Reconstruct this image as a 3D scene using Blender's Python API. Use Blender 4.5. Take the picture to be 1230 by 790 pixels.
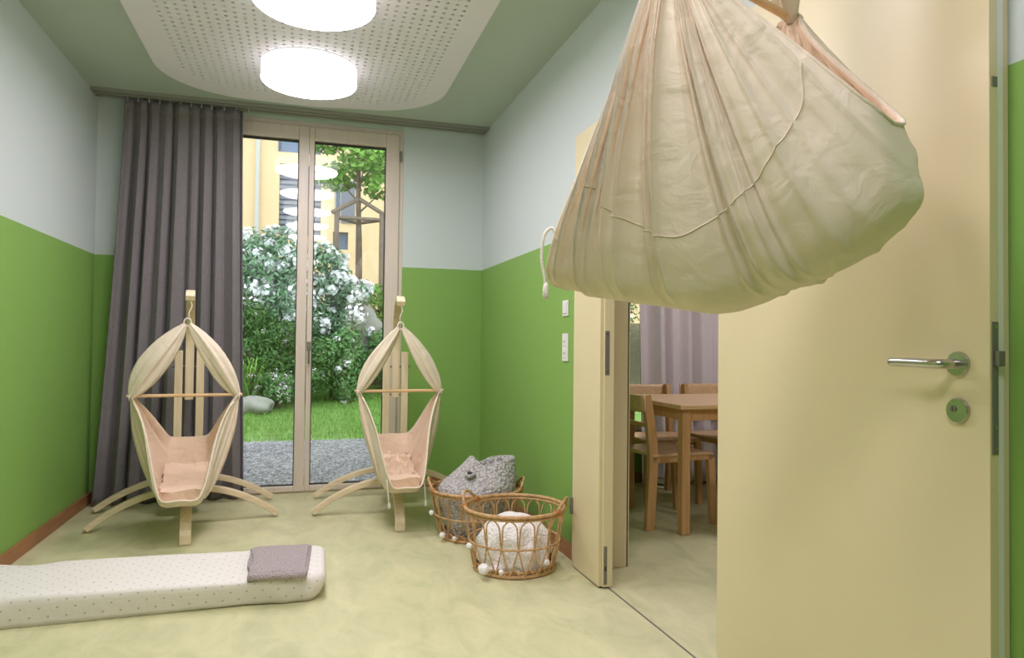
import bpy, bmesh, math, random
import numpy as np
from mathutils import Vector, Matrix
from mathutils.geometry import tessellate_polygon

# ------------------------------------------------------------------ camera, sky, exposure
scn = bpy.context.scene
for o in list(bpy.data.objects):
    bpy.data.objects.remove(o)
C = scn.collection
PI = math.pi
CAM_H = 1.10
F_PX, YAW, PITCH, ROLL = 836.54, 0.293295, 0.020126, 0.011039

def cam_axes():
    f = Vector((math.sin(YAW) * math.cos(PITCH), math.cos(YAW) * math.cos(PITCH), math.sin(PITCH)))
    r = Vector((math.cos(YAW), -math.sin(YAW), 0)); u = r.cross(f)
    c, s = math.cos(ROLL), math.sin(ROLL)
    return c * r + s * u, -s * r + c * u, f
RR, UU, FF = cam_axes()
cd = bpy.data.cameras.new('camera'); cam = bpy.data.objects.new('camera', cd); C.objects.link(cam)
cd.sensor_width = 36; cd.lens = F_PX / 1230 * 36; cd.clip_start = .02; cd.clip_end = 200
cam.matrix_world = Matrix(((RR.x, UU.x, -FF.x, 0), (RR.y, UU.y, -FF.y, 0), (RR.z, UU.z, -FF.z, CAM_H), (0, 0, 0, 1)))
scn.camera = cam

def ray(u, v):
    return FF + (u - 615) / F_PX * RR + (395 - v) / F_PX * UU
def on(u, v, axis, val):            # pixel -> point on the plane axis = val
    d = ray(u, v); o = Vector((0, 0, CAM_H)); t = (val - o[axis]) / d[axis]
    return o + t * d

w = bpy.data.worlds.new('overcast_sky'); scn.world = w; w.use_nodes = True
bgn = w.node_tree.nodes['Background']
bgn.inputs[0].default_value = (.86, .93, 1.0, 1); bgn.inputs[1].default_value = .95
vs = scn.view_settings
vs.view_transform = 'Standard'; vs.look = 'None'; vs.gamma = 1; vs.use_curve_mapping = False
vs.exposure = 1.6
LAMP_L = 8.5

# ------------------------------------------------------------------ room measures
XL, XR, YB, YF, H, G = -1.344, 1.344, 5.291, -2.3, 2.738, 1.666
WT = .208                                   # right wall thickness
XN = XR + WT                                # face of that wall in the neighbouring room
DY0, DY1, DH = 1.97, 3.15, 2.11             # doorway
NX1, NYB = 5.6, 5.06                        # neighbouring room
random.seed(4); rng = np.random.default_rng(7)

# ------------------------------------------------------------------ materials
MATS = {}
def s2l(c):
    return tuple(((x / 255) / 12.92 if x / 255 <= .04045 else ((x / 255 + .055) / 1.055) ** 2.4) for x in c)
class NT:
    def __init__(s, m): s.t = m.node_tree; s.n = s.t.nodes; s.b = s.n['Principled BSDF']
    def new(s, k, **kw):
        n = s.n.new(k)
        for a, b in kw.items(): setattr(n, a, b)
        return n
    def link(s, a, b): s.t.links.new(a, b)
def mat(name, col, rough=.6, metal=0, var=0, vscale=6, bump=0, bscale=200, bdet=3, sheen=0, spec=.5, stretch=None, coat=0):
    if name in MATS: return MATS[name]
    m = bpy.data.materials.new(name); m.use_nodes = True; T = NT(m); b = T.b
    c = s2l(col)
    b.inputs['Base Color'].default_value = (*c, 1); b.inputs['Roughness'].default_value = rough
    b.inputs['Metallic'].default_value = metal; b.inputs['Specular IOR Level'].default_value = spec
    if sheen: b.inputs['Sheen Weight'].default_value = sheen
    if coat: b.inputs['Coat Weight'].default_value = coat
    tc = T.new('ShaderNodeTexCoord'); mp = T.new('ShaderNodeMapping'); T.link(tc.outputs['Object'], mp.inputs[0])
    if stretch: mp.inputs['Scale'].default_value = stretch
    if var:
        n = T.new('ShaderNodeTexNoise'); n.inputs['Scale'].default_value = vscale; n.inputs['Detail'].default_value = 6
        T.link(mp.outputs[0], n.inputs['Vector'])
        mx = T.new('ShaderNodeMix', data_type='RGBA')
        mx.inputs[6].default_value = (*[x * (1 - var) for x in c], 1); mx.inputs[7].default_value = (*[min(1, x * (1 + var)) for x in c], 1)
        rp = T.new('ShaderNodeValToRGB'); rp.color_ramp.elements[0].position = .3; rp.color_ramp.elements[1].position = .7
        T.link(n.outputs[0], rp.inputs[0]); T.link(rp.outputs[0], mx.inputs[0]); T.link(mx.outputs[2], b.inputs['Base Color'])
    if bump:
        n2 = T.new('ShaderNodeTexNoise'); n2.inputs['Scale'].default_value = bscale; n2.inputs['Detail'].default_value = bdet
        T.link(mp.outputs[0], n2.inputs['Vector'])
        bp = T.new('ShaderNodeBump'); bp.inputs['Strength'].default_value = bump; bp.inputs['Distance'].default_value = .01
        T.link(n2.outputs[0], bp.inputs['Height']); T.link(bp.outputs[0], b.inputs['Normal'])
    MATS[name] = m
    return m
def wall_paint():
    m = bpy.data.materials.new('two_tone_paint'); m.use_nodes = True; T = NT(m); b = T.b
    g = T.new('ShaderNodeNewGeometry'); sx = T.new('ShaderNodeSeparateXYZ'); T.link(g.outputs['Position'], sx.inputs[0])
    gt = T.new('ShaderNodeMath', operation='GREATER_THAN'); gt.inputs[1].default_value = G; T.link(sx.outputs[2], gt.inputs[0])
    mx = T.new('ShaderNodeMix', data_type='RGBA'); T.link(gt.outputs[0], mx.inputs[0])
    mx.inputs[6].default_value = (*s2l((132, 172, 86)), 1); mx.inputs[7].default_value = (*s2l((203, 212, 208)), 1)
    T.link(mx.outputs[2], b.inputs['Base Color']); b.inputs['Roughness'].default_value = .55
    b.inputs['Specular IOR Level'].default_value = .35
    n = T.new('ShaderNodeTexNoise'); n.inputs['Scale'].default_value = 90; T.link(g.outputs['Position'], n.inputs['Vector'])
    bp = T.new('ShaderNodeBump'); bp.inputs['Strength'].default_value = .12; bp.inputs['Distance'].default_value = .004
    T.link(n.outputs[0], bp.inputs['Height']); T.link(bp.outputs[0], b.inputs['Normal'])
    return m
def floor_mat():
    m = bpy.data.materials.new('marbled_linoleum'); m.use_nodes = True; T = NT(m); b = T.b
    g = T.new('ShaderNodeNewGeometry'); mp = T.new('ShaderNodeMapping'); T.link(g.outputs['Position'], mp.inputs[0])
    mp.inputs['Scale'].default_value = (1, .55, 1); mp.inputs['Rotation'].default_value = (0, 0, .35)
    n = T.new('ShaderNodeTexNoise'); n.inputs['Scale'].default_value = 7; n.inputs['Detail'].default_value = 9; n.inputs['Roughness'].default_value = .62
    n.inputs['Distortion'].default_value = .7; T.link(mp.outputs[0], n.inputs['Vector'])
    r = T.new('ShaderNodeValToRGB'); e = r.color_ramp.elements
    e[0].position = .28; e[0].color = (*s2l((184, 184, 140)), 1); e[1].position = .72; e[1].color = (*s2l((216, 209, 166)), 1)
    x = e.new(.5); x.color = (*s2l((202, 199, 156)), 1)
    T.link(n.outputs[0], r.inputs[0])
    n3 = T.new('ShaderNodeTexNoise'); n3.inputs['Scale'].default_value = 38; n3.inputs['Detail'].default_value = 5; T.link(mp.outputs[0], n3.inputs['Vector'])
    r3 = T.new('ShaderNodeValToRGB'); r3.color_ramp.elements[0].position = .58; r3.color_ramp.elements[1].position = .72; T.link(n3.outputs[0], r3.inputs[0])
    ml = T.new('ShaderNodeMath', operation='MULTIPLY'); ml.inputs[1].default_value = .35; T.link(r3.outputs[0], ml.inputs[0])
    mx = T.new('ShaderNodeMix', data_type='RGBA'); T.link(ml.outputs[0], mx.inputs[0]); T.link(r.outputs[0], mx.inputs[6])
    mx.inputs[7].default_value = (*s2l((192, 186, 158)), 1)
    T.link(mx.outputs[2], b.inputs['Base Color'])
    b.inputs['Roughness'].default_value = .42; b.inputs['Specular IOR Level'].default_value = .45
    return m
def wood(name, col, rough=.45, axis='z', var=.16):
    st = {'x': (.6, 9, 9), 'y': (9, .6, 9), 'z': (9, 9, .6)}[axis]
    return mat(name, col, rough, var=var, vscale=5, stretch=st, bump=.08, bscale=30)
def glass_mat():
    m = bpy.data.materials.new('window_glass'); m.use_nodes = True; t = m.node_tree
    t.nodes.remove(t.nodes['Principled BSDF']); o = t.nodes['Material Output']
    tr = t.nodes.new('ShaderNodeBsdfTransparent'); tr.inputs[0].default_value = (.96, .97, .965, 1)
    gl = t.nodes.new('ShaderNodeBsdfGlossy'); gl.inputs['Roughness'].default_value = .0
    fr = t.nodes.new('ShaderNodeFresnel'); fr.inputs[0].default_value = 1.5
    mx = t.nodes.new('ShaderNodeMixShader'); t.links.new(fr.outputs[0], mx.inputs[0])
    t.links.new(tr.outputs[0], mx.inputs[1]); t.links.new(gl.outputs[0], mx.inputs[2]); t.links.new(mx.outputs[0], o.inputs[0])
    return m
def emit_mat(name, col, L):
    m = bpy.data.materials.new(name); m.use_nodes = True; b = NT(m).b
    b.inputs['Base Color'].default_value = (.9, .9, .88, 1); b.inputs['Roughness'].default_value = .3
    b.inputs['Emission Color'].default_value = (*col, 1); b.inputs['Emission Strength'].default_value = L
    return m
def cloth_mat(name, col, weave=900, bump=.25, wr=9, wb=.35, var=.05, transl=0, sheen=.2):
    m = bpy.data.materials.new(name); m.use_nodes = True; T = NT(m); b = T.b; c = s2l(col)
    b.inputs['Roughness'].default_value = .9; b.inputs['Specular IOR Level'].default_value = .15; b.inputs['Sheen Weight'].default_value = sheen
    tc = T.new('ShaderNodeTexCoord')
    n = T.new('ShaderNodeTexNoise'); n.inputs['Scale'].default_value = wr; n.inputs['Detail'].default_value = 5; n.inputs['Distortion'].default_value = .8
    T.link(tc.outputs['Object'], n.inputs['Vector'])
    mx = T.new('ShaderNodeMix', data_type='RGBA'); T.link(n.outputs[0], mx.inputs[0])
    mx.inputs[6].default_value = (*[x * (1 - var) for x in c], 1); mx.inputs[7].default_value = (*[min(1, x * (1 + var)) for x in c], 1)
    n2 = T.new('ShaderNodeTexNoise'); n2.inputs['Scale'].default_value = weave; n2.inputs['Detail'].default_value = 1; T.link(tc.outputs['Object'], n2.inputs['Vector'])
    b1 = T.new('ShaderNodeBump'); b1.inputs['Strength'].default_value = wb; b1.inputs['Distance'].default_value = .02; T.link(n.outputs[0], b1.inputs['Height'])
    b2 = T.new('ShaderNodeBump'); b2.inputs['Strength'].default_value = bump; b2.inputs['Distance'].default_value = .002; T.link(n2.outputs[0], b2.inputs['Height'])
    T.link(b1.outputs[0], b2.inputs['Normal']); T.link(b2.outputs[0], b.inputs['Normal']); T.link(mx.outputs[2], b.inputs['Base Color'])
    return m
def knit_mat(name, col, scale=60, strength=1.0, contrast=.35):
    m = bpy.data.materials.new(name); m.use_nodes = True; T = NT(m); b = T.b; c = s2l(col)
    b.inputs['Roughness'].default_value = .95; b.inputs['Specular IOR Level'].default_value = .1; b.inputs['Sheen Weight'].default_value = .3
    tc = T.new('ShaderNodeTexCoord'); v = T.new('ShaderNodeTexVoronoi'); v.inputs['Scale'].default_value = scale; T.link(tc.outputs['Object'], v.inputs['Vector'])
    r = T.new('ShaderNodeValToRGB'); r.color_ramp.elements[0].color = (*[min(1, x * (1 + contrast * .5)) for x in c], 1); r.color_ramp.elements[1].color = (*[x * (1 - contrast) for x in c], 1)
    r.color_ramp.elements[1].position = .8
    T.link(v.outputs['Distance'], r.inputs[0]); T.link(r.outputs[0], b.inputs['Base Color'])
    bp = T.new('ShaderNodeBump'); bp.invert = True; bp.inputs['Strength'].default_value = strength; bp.inputs['Distance'].default_value = .012
    T.link(v.outputs['Distance'], bp.inputs['Height']); T.link(bp.outputs[0], b.inputs['Normal'])
    return m
def sheet_mat():
    m = bpy.data.materials.new('dotted_cotton_sheet'); m.use_nodes = True; T = NT(m); b = T.b
    b.inputs['Roughness'].default_value = .9; b.inputs['Specular IOR Level'].default_value = .15
    at = T.new('ShaderNodeUVMap'); mp = T.new('ShaderNodeMapping'); T.link(at.outputs[0], mp.inputs[0])
    # staggered printed dots: two offset square lattices
    outs = []
    for off in (0, .5):
        a = T.new('ShaderNodeVectorMath', operation='ADD'); a.inputs[1].default_value = (off, off, 0); T.link(mp.outputs[0], a.inputs[0])
        f = T.new('ShaderNodeVectorMath', operation='FRACTION'); T.link(a.outputs[0], f.inputs[0])
        d = T.new('ShaderNodeVectorMath', operation='DISTANCE'); d.inputs[1].default_value = (.5, .5, 0); T.link(f.outputs[0], d.inputs[0])
        l = T.new('ShaderNodeMath', operation='LESS_THAN'); l.inputs[1].default_value = .065; T.link(d.outputs['Value'], l.inputs[0]); outs.append(l)
    mxm = T.new('ShaderNodeMath', operation='MAXIMUM'); T.link(outs[0].outputs[0], mxm.inputs[0]); T.link(outs[1].outputs[0], mxm.inputs[1])
    mx = T.new('ShaderNodeMix', data_type='RGBA'); T.link(mxm.outputs[0], mx.inputs[0])
    mx.inputs[6].default_value = (*s2l((226, 220, 212)), 1); mx.inputs[7].default_value = (*s2l((186, 178, 168)), 1)
    T.link(mx.outputs[2], b.inputs['Base Color'])
    tc = T.new('ShaderNodeTexCoord'); n = T.new('ShaderNodeTexNoise'); n.inputs['Scale'].default_value = 14; n.inputs['Detail'].default_value = 5; T.link(tc.outputs['Object'], n.inputs['Vector'])
    bp = T.new('ShaderNodeBump'); bp.inputs['Strength'].default_value = .35; bp.inputs['Distance'].default_value = .012; T.link(n.outputs[0], bp.inputs['Height']); T.link(bp.outputs[0], b.inputs['Normal'])
    return m
def leaf_mat(name, col, var=.35):
    m = bpy.data.materials.new(name); m.use_nodes = True; T = NT(m); b = T.b; c = s2l(col)
    g = T.new('ShaderNodeNewGeometry'); mx = T.new('ShaderNodeMix', data_type='RGBA'); T.link(g.outputs['Random Per Island'], mx.inputs[0])
    mx.inputs[6].default_value = (*[x * (1 - var) for x in c], 1); mx.inputs[7].default_value = (*[min(1, x * (1 + var)) for x in c], 1)
    T.link(mx.outputs[2], b.inputs['Base Color']); b.inputs['Roughness'].default_value = .55
    b.inputs['Transmission Weight'].default_value = 0; b.inputs['Specular IOR Level'].default_value = .3
    return m

PAINT = wall_paint(); FLOOR = floor_mat(); GLASS = glass_mat()
CEIL = mat('sage_ceiling_paint', (186, 198, 184), .7, var=.02, vscale=3)
SKIRT = wood('brown_skirting_wood', (158, 108, 70), .45, 'y')
CREAM = mat('cream_door_laminate', (222, 207, 168), .38, var=.015, vscale=4, bump=.03, bscale=25)
FRAMEW = wood('white_glazed_window_wood', (214, 200, 184), .4, 'z', .05)
BIRCH = wood('pale_birch_wood', (226, 206, 172), .5, 'z', .1)
BIRCHX = wood('pale_birch_bent_wood', (226, 206, 172), .5, 'x', .1)
BEECH = wood('beech_wood', (206, 160, 108), .4, 'z', .14)
BEECHX = wood('beech_wood_top', (222, 184, 138), .35, 'x', .12)
STEEL = mat('brushed_steel', (190, 188, 180), .25, 1)
DSTEEL = mat('dull_steel', (132, 128, 116), .5, .45)
WHITEP = mat('white_plastic', (228, 226, 220), .35)
WHITED = mat('white_gypsum_panel', (232, 226, 231), .8)
HOLE = mat('dark_felt_hole_shade', (60, 60, 60), .95)  # felt behind the perforations; also paints the dark inside slots and holes
RAILM = mat('grey_painted_aluminium', (150, 150, 138), .45, .1)
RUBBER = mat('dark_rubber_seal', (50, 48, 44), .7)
CANVAS = cloth_mat('natural_cotton_canvas', (228, 213, 190), wr=13, wb=.38)
LINING = cloth_mat('apricot_cotton_lining', (228, 202, 174), wr=12, wb=.7)
CURT = cloth_mat('grey_melange_curtain', (124, 118, 118), weave=500, bump=.5, wr=40, wb=.12, var=.16)
VOILE = cloth_mat('lilac_grey_curtain', (226, 216, 216), weave=500, bump=.3, wr=20, wb=.1, var=.06)
RATTAN = mat('brown_rattan', (192, 152, 106), .5, var=.3, vscale=40, bump=.2, bscale=120)
RATWRAP = mat('orange_rattan_binding', (178, 116, 64), .5, var=.2, vscale=90, bump=.5, bscale=160)
CORD = mat('white_cotton_cord', (230, 222, 206), .9, bump=.4, bscale=300)
LAMP = emit_mat('opal_acrylic_lit', (1.0, .935, 1.06), LAMP_L)
LAMPS = emit_mat('opal_acrylic_side', (1.0, .97, 1.0), .6)

# ------------------------------------------------------------------ mesh helpers
class MB:
    def __init__(s): s.v = []; s.f = []; s.uv = None
    def add(s, vs, fs):
        k = len(s.v); s.v.extend([tuple(p) for p in vs]); s.f.extend([tuple(i + k for i in f) for f in fs]); return s
    def box(s, x0, x1, y0, y1, z0, z1):
        p = [(x0, y0, z0), (x1, y0, z0), (x1, y1, z0), (x0, y1, z0), (x0, y0, z1), (x1, y0, z1), (x1, y1, z1), (x0, y1, z1)]
        return s.add(p, [(0, 3, 2, 1), (4, 5, 6, 7), (0, 1, 5, 4), (1, 2, 6, 5), (2, 3, 7, 6), (3, 0, 4, 7)])
    def grid(s, P, closed_u=False, closed_v=False):
        P = np.asarray(P); n, m = P.shape[:2]; fs = []
        for i in range(n if closed_u else n - 1):
            for j in range(m if closed_v else m - 1):
                a, b = i, (i + 1) % n; c, d = j, (j + 1) % m
                fs.append((a * m + c, b * m + c, b * m + d, a * m + d))
        return s.add(P.reshape(-1, 3), fs)
    def tube(s, path, r, n=8, closed=False, caps=True):
        path = [Vector(p) for p in path]; N = len(path); rs = r if hasattr(r, '__len__') else [r] * N
        rings = []; prev = None
        for i, p in enumerate(path):
            a = path[(i - 1) % N] if closed or i > 0 else p; b = path[(i + 1) % N] if closed or i < N - 1 else p
            t = (b - a).normalized()
            if prev is None:
                ref = Vector((0, 0, 1)) if abs(t.z) < .9 else Vector((1, 0, 0)); nrm = (ref - t * ref.dot(t)).normalized()
            else: nrm = (prev - t * prev.dot(t)).normalized()
            prev = nrm; bi = t.cross(nrm)
            rings.append([p + rs[i] * (math.cos(q) * nrm + math.sin(q) * bi) for q in [2 * PI * k / n for k in range(n)]])
        k = len(s.v); s.grid(np.array([[tuple(q) for q in ring] for ring in rings]), closed, True)
        if caps and not closed:
            s.f.append(tuple(k + j for j in range(n))); s.f.append(tuple(k + (N - 1) * n + j for j in reversed(range(n))))
        return s
    def strip(s, path, wvec, w, th, closed=False):
        # rectangular section swept along a path; wvec = width direction
        path = [Vector(p) for p in path]; N = len(path); wv = Vector(wvec).normalized(); rings = []
        for i, p in enumerate(path):
            t = (path[min(i + 1, N - 1)] - path[max(i - 1, 0)]).normalized(); n = t.cross(wv).normalized()
            rings.append([p + wv * w / 2 + n * th / 2, p - wv * w / 2 + n * th / 2, p - wv * w / 2 - n * th / 2, p + wv * w / 2 - n * th / 2])
        k = len(s.v); s.grid(np.array([[tuple(q) for q in r] for r in rings]), False, True)
        s.f.append((k, k + 1, k + 2, k + 3)); e = k + (N - 1) * 4; s.f.append((e + 3, e + 2, e + 1, e)); return s
    def lathe(s, prof, n=32, cx=0, cy=0):
        P = np.array([[(cx + r * math.cos(2 * PI * k / n), cy + r * math.sin(2 * PI * k / n), z) for k in range(n)] for r, z in prof])
        return s.grid(P, False, True)
    def prism(s, poly, z0, z1):
        n = len(poly); k = len(s.v)
        s.v.extend([(x, y, z0) for x, y in poly] + [(x, y, z1) for x, y in poly])
        s.f.append(tuple(k + i for i in reversed(range(n)))); s.f.append(tuple(k + n + i for i in range(n)))
        s.f.extend([(k + i, k + (i + 1) % n, k + n + (i + 1) % n, k + n + i) for i in range(n)]); return s
    def rot(s, M):
        s.v = [tuple(M @ Vector(p)) for p in s.v]; return s
    def build(s, name, m, parent=None, smooth=False, bevel=0, solid=0, subsurf=0, mats=None, autos=None, fix=True):
        me = bpy.data.meshes.new(name); me.from_pydata(s.v, [], s.f)
        if fix and len(s.f) < 60000:
            bm = bmesh.new(); bm.from_mesh(me); bmesh.ops.recalc_face_normals(bm, faces=bm.faces); bm.to_mesh(me); bm.free()
        me.update()
        for mm in (mats or [m]): me.materials.append(mm)
        if smooth: me.shade_smooth()
        if autos: me.set_sharp_from_angle(angle=math.radians(autos))
        o = bpy.data.objects.new(name, me); C.objects.link(o)
        if parent: o.parent = parent
        if subsurf:
            k = o.modifiers.new('sub', 'SUBSURF'); k.levels = k.render_levels = subsurf
        if solid:
            k = o.modifiers.new('solid', 'SOLIDIFY'); k.thickness = solid; k.offset = -1
            if mats and len(mats) > 1: k.material_offset = 1; k.material_offset_rim = 0
        if bevel:
            k = o.modifiers.new('bev', 'BEVEL'); k.width = bevel; k.segments = 2; k.limit_method = 'ANGLE'
        return o
def thing(name, label=None, cat=None, loc=(0, 0, 0), rotz=0, group=None, kind=None):
    o = bpy.data.objects.new(name, None); C.objects.link(o); o.empty_display_size = .1
    o.location = loc; o.rotation_euler = (0, 0, rotz)
    return tag(o, label, cat, group, kind)
def tag(o, label=None, cat=None, group=None, kind=None):
    if label: o['label'] = label
    if cat: o['category'] = cat
    if group: o['group'] = group
    if kind: o['kind'] = kind
    return o
def struct(o, label, cat): return tag(o, label, cat, kind='structure')
def share(src, parent, loc=(0, 0, 0), rot=(0, 0, 0), name=None):
    c = src.copy(); C.objects.link(c); c.parent = parent; c.location = loc; c.rotation_euler = rot
    if name: c.name = name
    return c
def copy_tree(o, parent=None):
    c = o.copy(); C.objects.link(c); c.parent = parent
    for ch in list(o.children): copy_tree(ch, c)
    return c
def box(name, m, x0, x1, y0, y1, z0, z1, parent=None, bevel=0):
    return MB().box(x0, x1, y0, y1, z0, z1).build(name, m, parent, bevel=bevel)
def bez(p0, p1, p2, p3, n=16):
    p0, p1, p2, p3 = map(Vector, (p0, p1, p2, p3)); out = []
    for i in range(n + 1):
        t = i / n; out.append(p0 * (1 - t) ** 3 + p1 * 3 * t * (1 - t) ** 2 + p2 * 3 * t * t * (1 - t) + p3 * t ** 3)
    return out
def crv(pts, n=8):      # Catmull-Rom through points
    P = [Vector(p) for p in pts]; P = [P[0] * 2 - P[1]] + P + [P[-1] * 2 - P[-2]]; out = []
    for i in range(1, len(P) - 2):
        for k in range(n):
            t = k / n; a, b, c, d = P[i - 1:i + 3]
            out.append(.5 * ((2 * b) + (c - a) * t + (2 * a - 5 * b + 4 * c - d) * t * t + (3 * b - a - 3 * c + d) * t ** 3))
    out.append(P[-2]); return out
def interp(x, xs, ys): return np.interp(x, xs, ys)
def smooth_interp(x, xs, ys, k=15):
    g = np.linspace(xs[0], xs[-1], 201); y = np.interp(g, xs, ys); yp = np.pad(y, k, mode='edge')
    y = np.convolve(yp, np.ones(2 * k + 1) / (2 * k + 1), 'valid'); return np.interp(x, g, y)

# ------------------------------------------------------------------ room shell
T_ = .2
struct(box('floor', FLOOR, XL - T_, XR, YF - T_, YB + T_, -.15, 0), 'pale yellow-green marbled linoleum floor of the cradle room', 'floor')
struct(box('floor_neighbour_room', FLOOR, XR, NX1, YF, NYB + .2, -.15, 0), 'pale linoleum floor of the next room behind the doorway', 'floor')
struct(box('ceiling', CEIL, XL - T_, XR + .05, YF - T_, YB + T_, H, H + .2), 'sage green painted ceiling around the perforated panel', 'ceiling')
struct(box('ceiling_neighbour_room', WHITED, XR + .05, NX1 + .2, YF - .2, NYB + .2, H, H + .2), 'white ceiling of the next room', 'ceiling')
struct(box('wall_left', PAINT, XL - T_, XL, YF, YB, 0, H), 'left wall painted green below and pale blue-grey above', 'wall')
struct(box('wall_front', PAINT, XL - T_, NX1 + .2, YF - T_, YF, 0, H), 'two-tone painted wall opposite the window', 'wall')
WX0, WX1, WZ1 = -.69, .722, 2.70            # window opening
mb = MB().box(XL - T_, WX0, YB, YB + .3, 0, H).box(WX1, XN, YB, YB + .3, 0, H)
struct(mb.build('wall_back', PAINT), 'two-tone painted wall around the tall garden window', 'wall')
struct(box('trim_lintel', CEIL, WX0, WX1, YB, YB + .3, WZ1, H), 'sage painted strip above the garden window', 'trim')
mb = MB().box(XR, XN, DY1 + .06, YB, 0, H).box(XR, XN, YF, DY0 - .06, 0, H).box(XR, XN, DY0 - .06, DY1 + .06, DH + .05, H)
struct(mb.build('wall_right', PAINT), 'two-tone painted wall with the double doorway', 'wall')
# neighbouring room
NWX0, NWX1, NWZ0, NWZ1 = 2.40, 3.6, .40, 2.5
mb = MB().box(XN, NWX0, NYB, NYB + .3, 0, H).box(NWX1, NX1 + .2, NYB, NYB + .3, 0, H).box(NWX0, NWX1, NYB, NYB + .3, 0, NWZ0).box(NWX0, NWX1, NYB, NYB + .3, NWZ1, H)
struct(mb.build('wall_neighbour_back', PAINT), 'green painted window wall of the next room', 'wall')
struct(box('wall_neighbour_right', PAINT, NX1, NX1 + .2, YF, NYB, 0, H), 'far side wall of the next room', 'wall')
# skirting
SB = .075
struct(box('baseboard_left', SKIRT, XL, XL + .016, YF, YB, 0, SB, bevel=.003), 'brown wooden skirting along the left wall', 'baseboard')
struct(MB().box(XL + .016, WX0, YB - .016, YB, 0, SB).box(WX1, XR - .016, YB - .016, YB, 0, SB).build('baseboard_back', SKIRT, bevel=.003), 'brown wooden skirting beside the garden window', 'baseboard')
struct(MB().box(XR - .016, XR, DY1 + .08, YB, 0, SB).box(XR - .016, XR, YF, DY0 - .08, 0, SB).build('baseboard_right', SKIRT, bevel=.003), 'brown wooden skirting along the doorway wall', 'baseboard')
struct(box('baseboard_neighbour', SKIRT, XN, NX1, NYB - .016, NYB, 0, SB, bevel=.003), 'brown wooden skirting in the next room', 'baseboard')
struct(box('trim_threshold', DSTEEL, XR - .004, XR + .004, DY0, DY1, 0, .0015), 'thin joint strip across the doorway floor', 'trim')

# ------------------------------------------------------------------ door frame and leaves
t = struct(thing('trim_door_frame', loc=(XR, DY1, 0)), 'cream door lining of the double doorway', 'trim')
def rel(x, y, z=0): return (x - XR, y - DY1, z)
def fbox(name, x0, x1, y0, y1, z0, z1): return box(name, CREAM, x0 - XR, x1 - XR, y0 - DY1, y1 - DY1, z0, z1, t, .003)
fbox('jamb', XR - .012, XN + .012, DY1, DY1 + .06, 0, DH); fbox('jamb', XR - .012, XN + .012, DY0 - .06, DY0, 0, DH)
fbox('head_lining', XR - .012, XN + .012, DY0 - .06, DY1 + .06, DH, DH + .05)
fbox('stop_strip', XR + .05, XR + .07, DY1 - .014, DY1, 0, DH)
fbox('architrave', XN, XN + .016, DY1, DY1 + .1, 0, DH + .1); fbox('architrave', XN, XN + .016, DY0 - .1, DY0, 0, DH + .1); fbox('architrave', XN, XN + .016, DY0, DY1, DH, DH + .1)

# narrow standing leaf, closed
L1X0, L1X1, L1Y0, L1Y1, L1H = 1.296, 1.340, 2.905, 3.228, 2.135
t = struct(thing('door_1', loc=(L1X0, L1Y0, 0)), 'narrow cream standing leaf of the double door beside the switches', 'door')
b = lambda name, m, x0, x1, y0, y1, z0, z1, p=t, bev=.002: box(name, m, x0 - L1X0, x1 - L1X0, y0 - L1Y0, y1 - L1Y0, z0, z1, p, bev)
lf = b('leaf', CREAM, L1X0, L1X1, L1Y0, L1Y1, .008, L1H)
b('rebate', CREAM, L1X0 + .016, L1X1 + .02, L1Y0 - .012, L1Y0, .008, L1H - .02)
sp = b('strike_plate', DSTEEL, L1X0 + .018, L1X0 + .04, L1Y0 - .0145, L1Y0 - .012, .96, 1.16)
for zz in (.975, 1.145): b('screw', STEEL, L1X0 + .026, L1X0 + .032, L1Y0 - .0155, L1Y0 - .0143, zz - .004, zz + .004, sp, 0)
fb = b('flush_bolt', DSTEEL, L1X0 + .020, L1X0 + .036, L1Y0 - .0145, L1Y0 - .012, .02, .19)
b('bolt_slot', HOLE, L1X0 + .024, L1X0 + .032, L1Y0 - .0152, L1Y0 - .0143, .08, .10, fb, 0)
for zz in (1.86, .3):
    h = MB().tube([(-.006, L1Y1 - L1Y0 - .004, zz - .04), (-.006, L1Y1 - L1Y0 - .004, zz + .04)], .009, 12).build('hinge', DSTEEL, t, True, autos=40)
b('bottom_seal_shadow', RUBBER, L1X0 + .01, L1X1, L1Y0 + .004, L1Y1, .001, .0078, bev=0)  # rubber seal strip, also drawing the shadow line under the leaf

# wide active leaf, folded back flat against the wall
AX0, AX1, AY0, AY1, AH = 1.284, 1.342, 1.030, 1.955, 2.12
t = struct(thing('door_2', loc=(AX0, AY0, 0)), 'wide cream door leaf folded back against the wall, with steel lever', 'door')
b = lambda name, m, x0, x1, y0, y1, z0, z1, p=t, bev=.0015: box(name, m, x0 - AX0, x1 - AX0, y0 - AY0, y1 - AY0, z0, z1, p, bev)
b('leaf', CREAM, AX0, AX0 + .022, AY0, AY1, .01, AH)
b('leaf_back', CREAM, AX0 + .04, AX1, AY0 + .006, AY1 - .01, .01, AH - .02)
b('edge_seal', WHITEP, AX0 + .022, AX0 + .040, AY0 + .002, AY1 - .01, .01, AH - .02)
lp = b('lock_plate', DSTEEL, AX0 + .004, AX0 + .02, AY0 - .0025, AY0, .893, 1.152, bev=.0012)
lt = b('latch', DSTEEL, AX0 + .008, AX0 + .026, AY0 - .012, AY0 - .0025, 1.065, 1.095, lp, .002)
for zz in (.905, .945, 1.142): MB().tube([(.012, -.0025, zz), (.012, -.0038, zz)], .0035, 10).build('screw', STEEL, lp)
b('upper_bolt_plate', DSTEEL, AX0 + .005, AX0 + .02, AY0 - .002, AY0, 1.615, 1.635)
HY, HZ, KZ = on(1152, 437, 0, AX0).y - AY0, on(1152, 437, 0, AX0).z, on(1152, 493, 0, AX0).z
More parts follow.
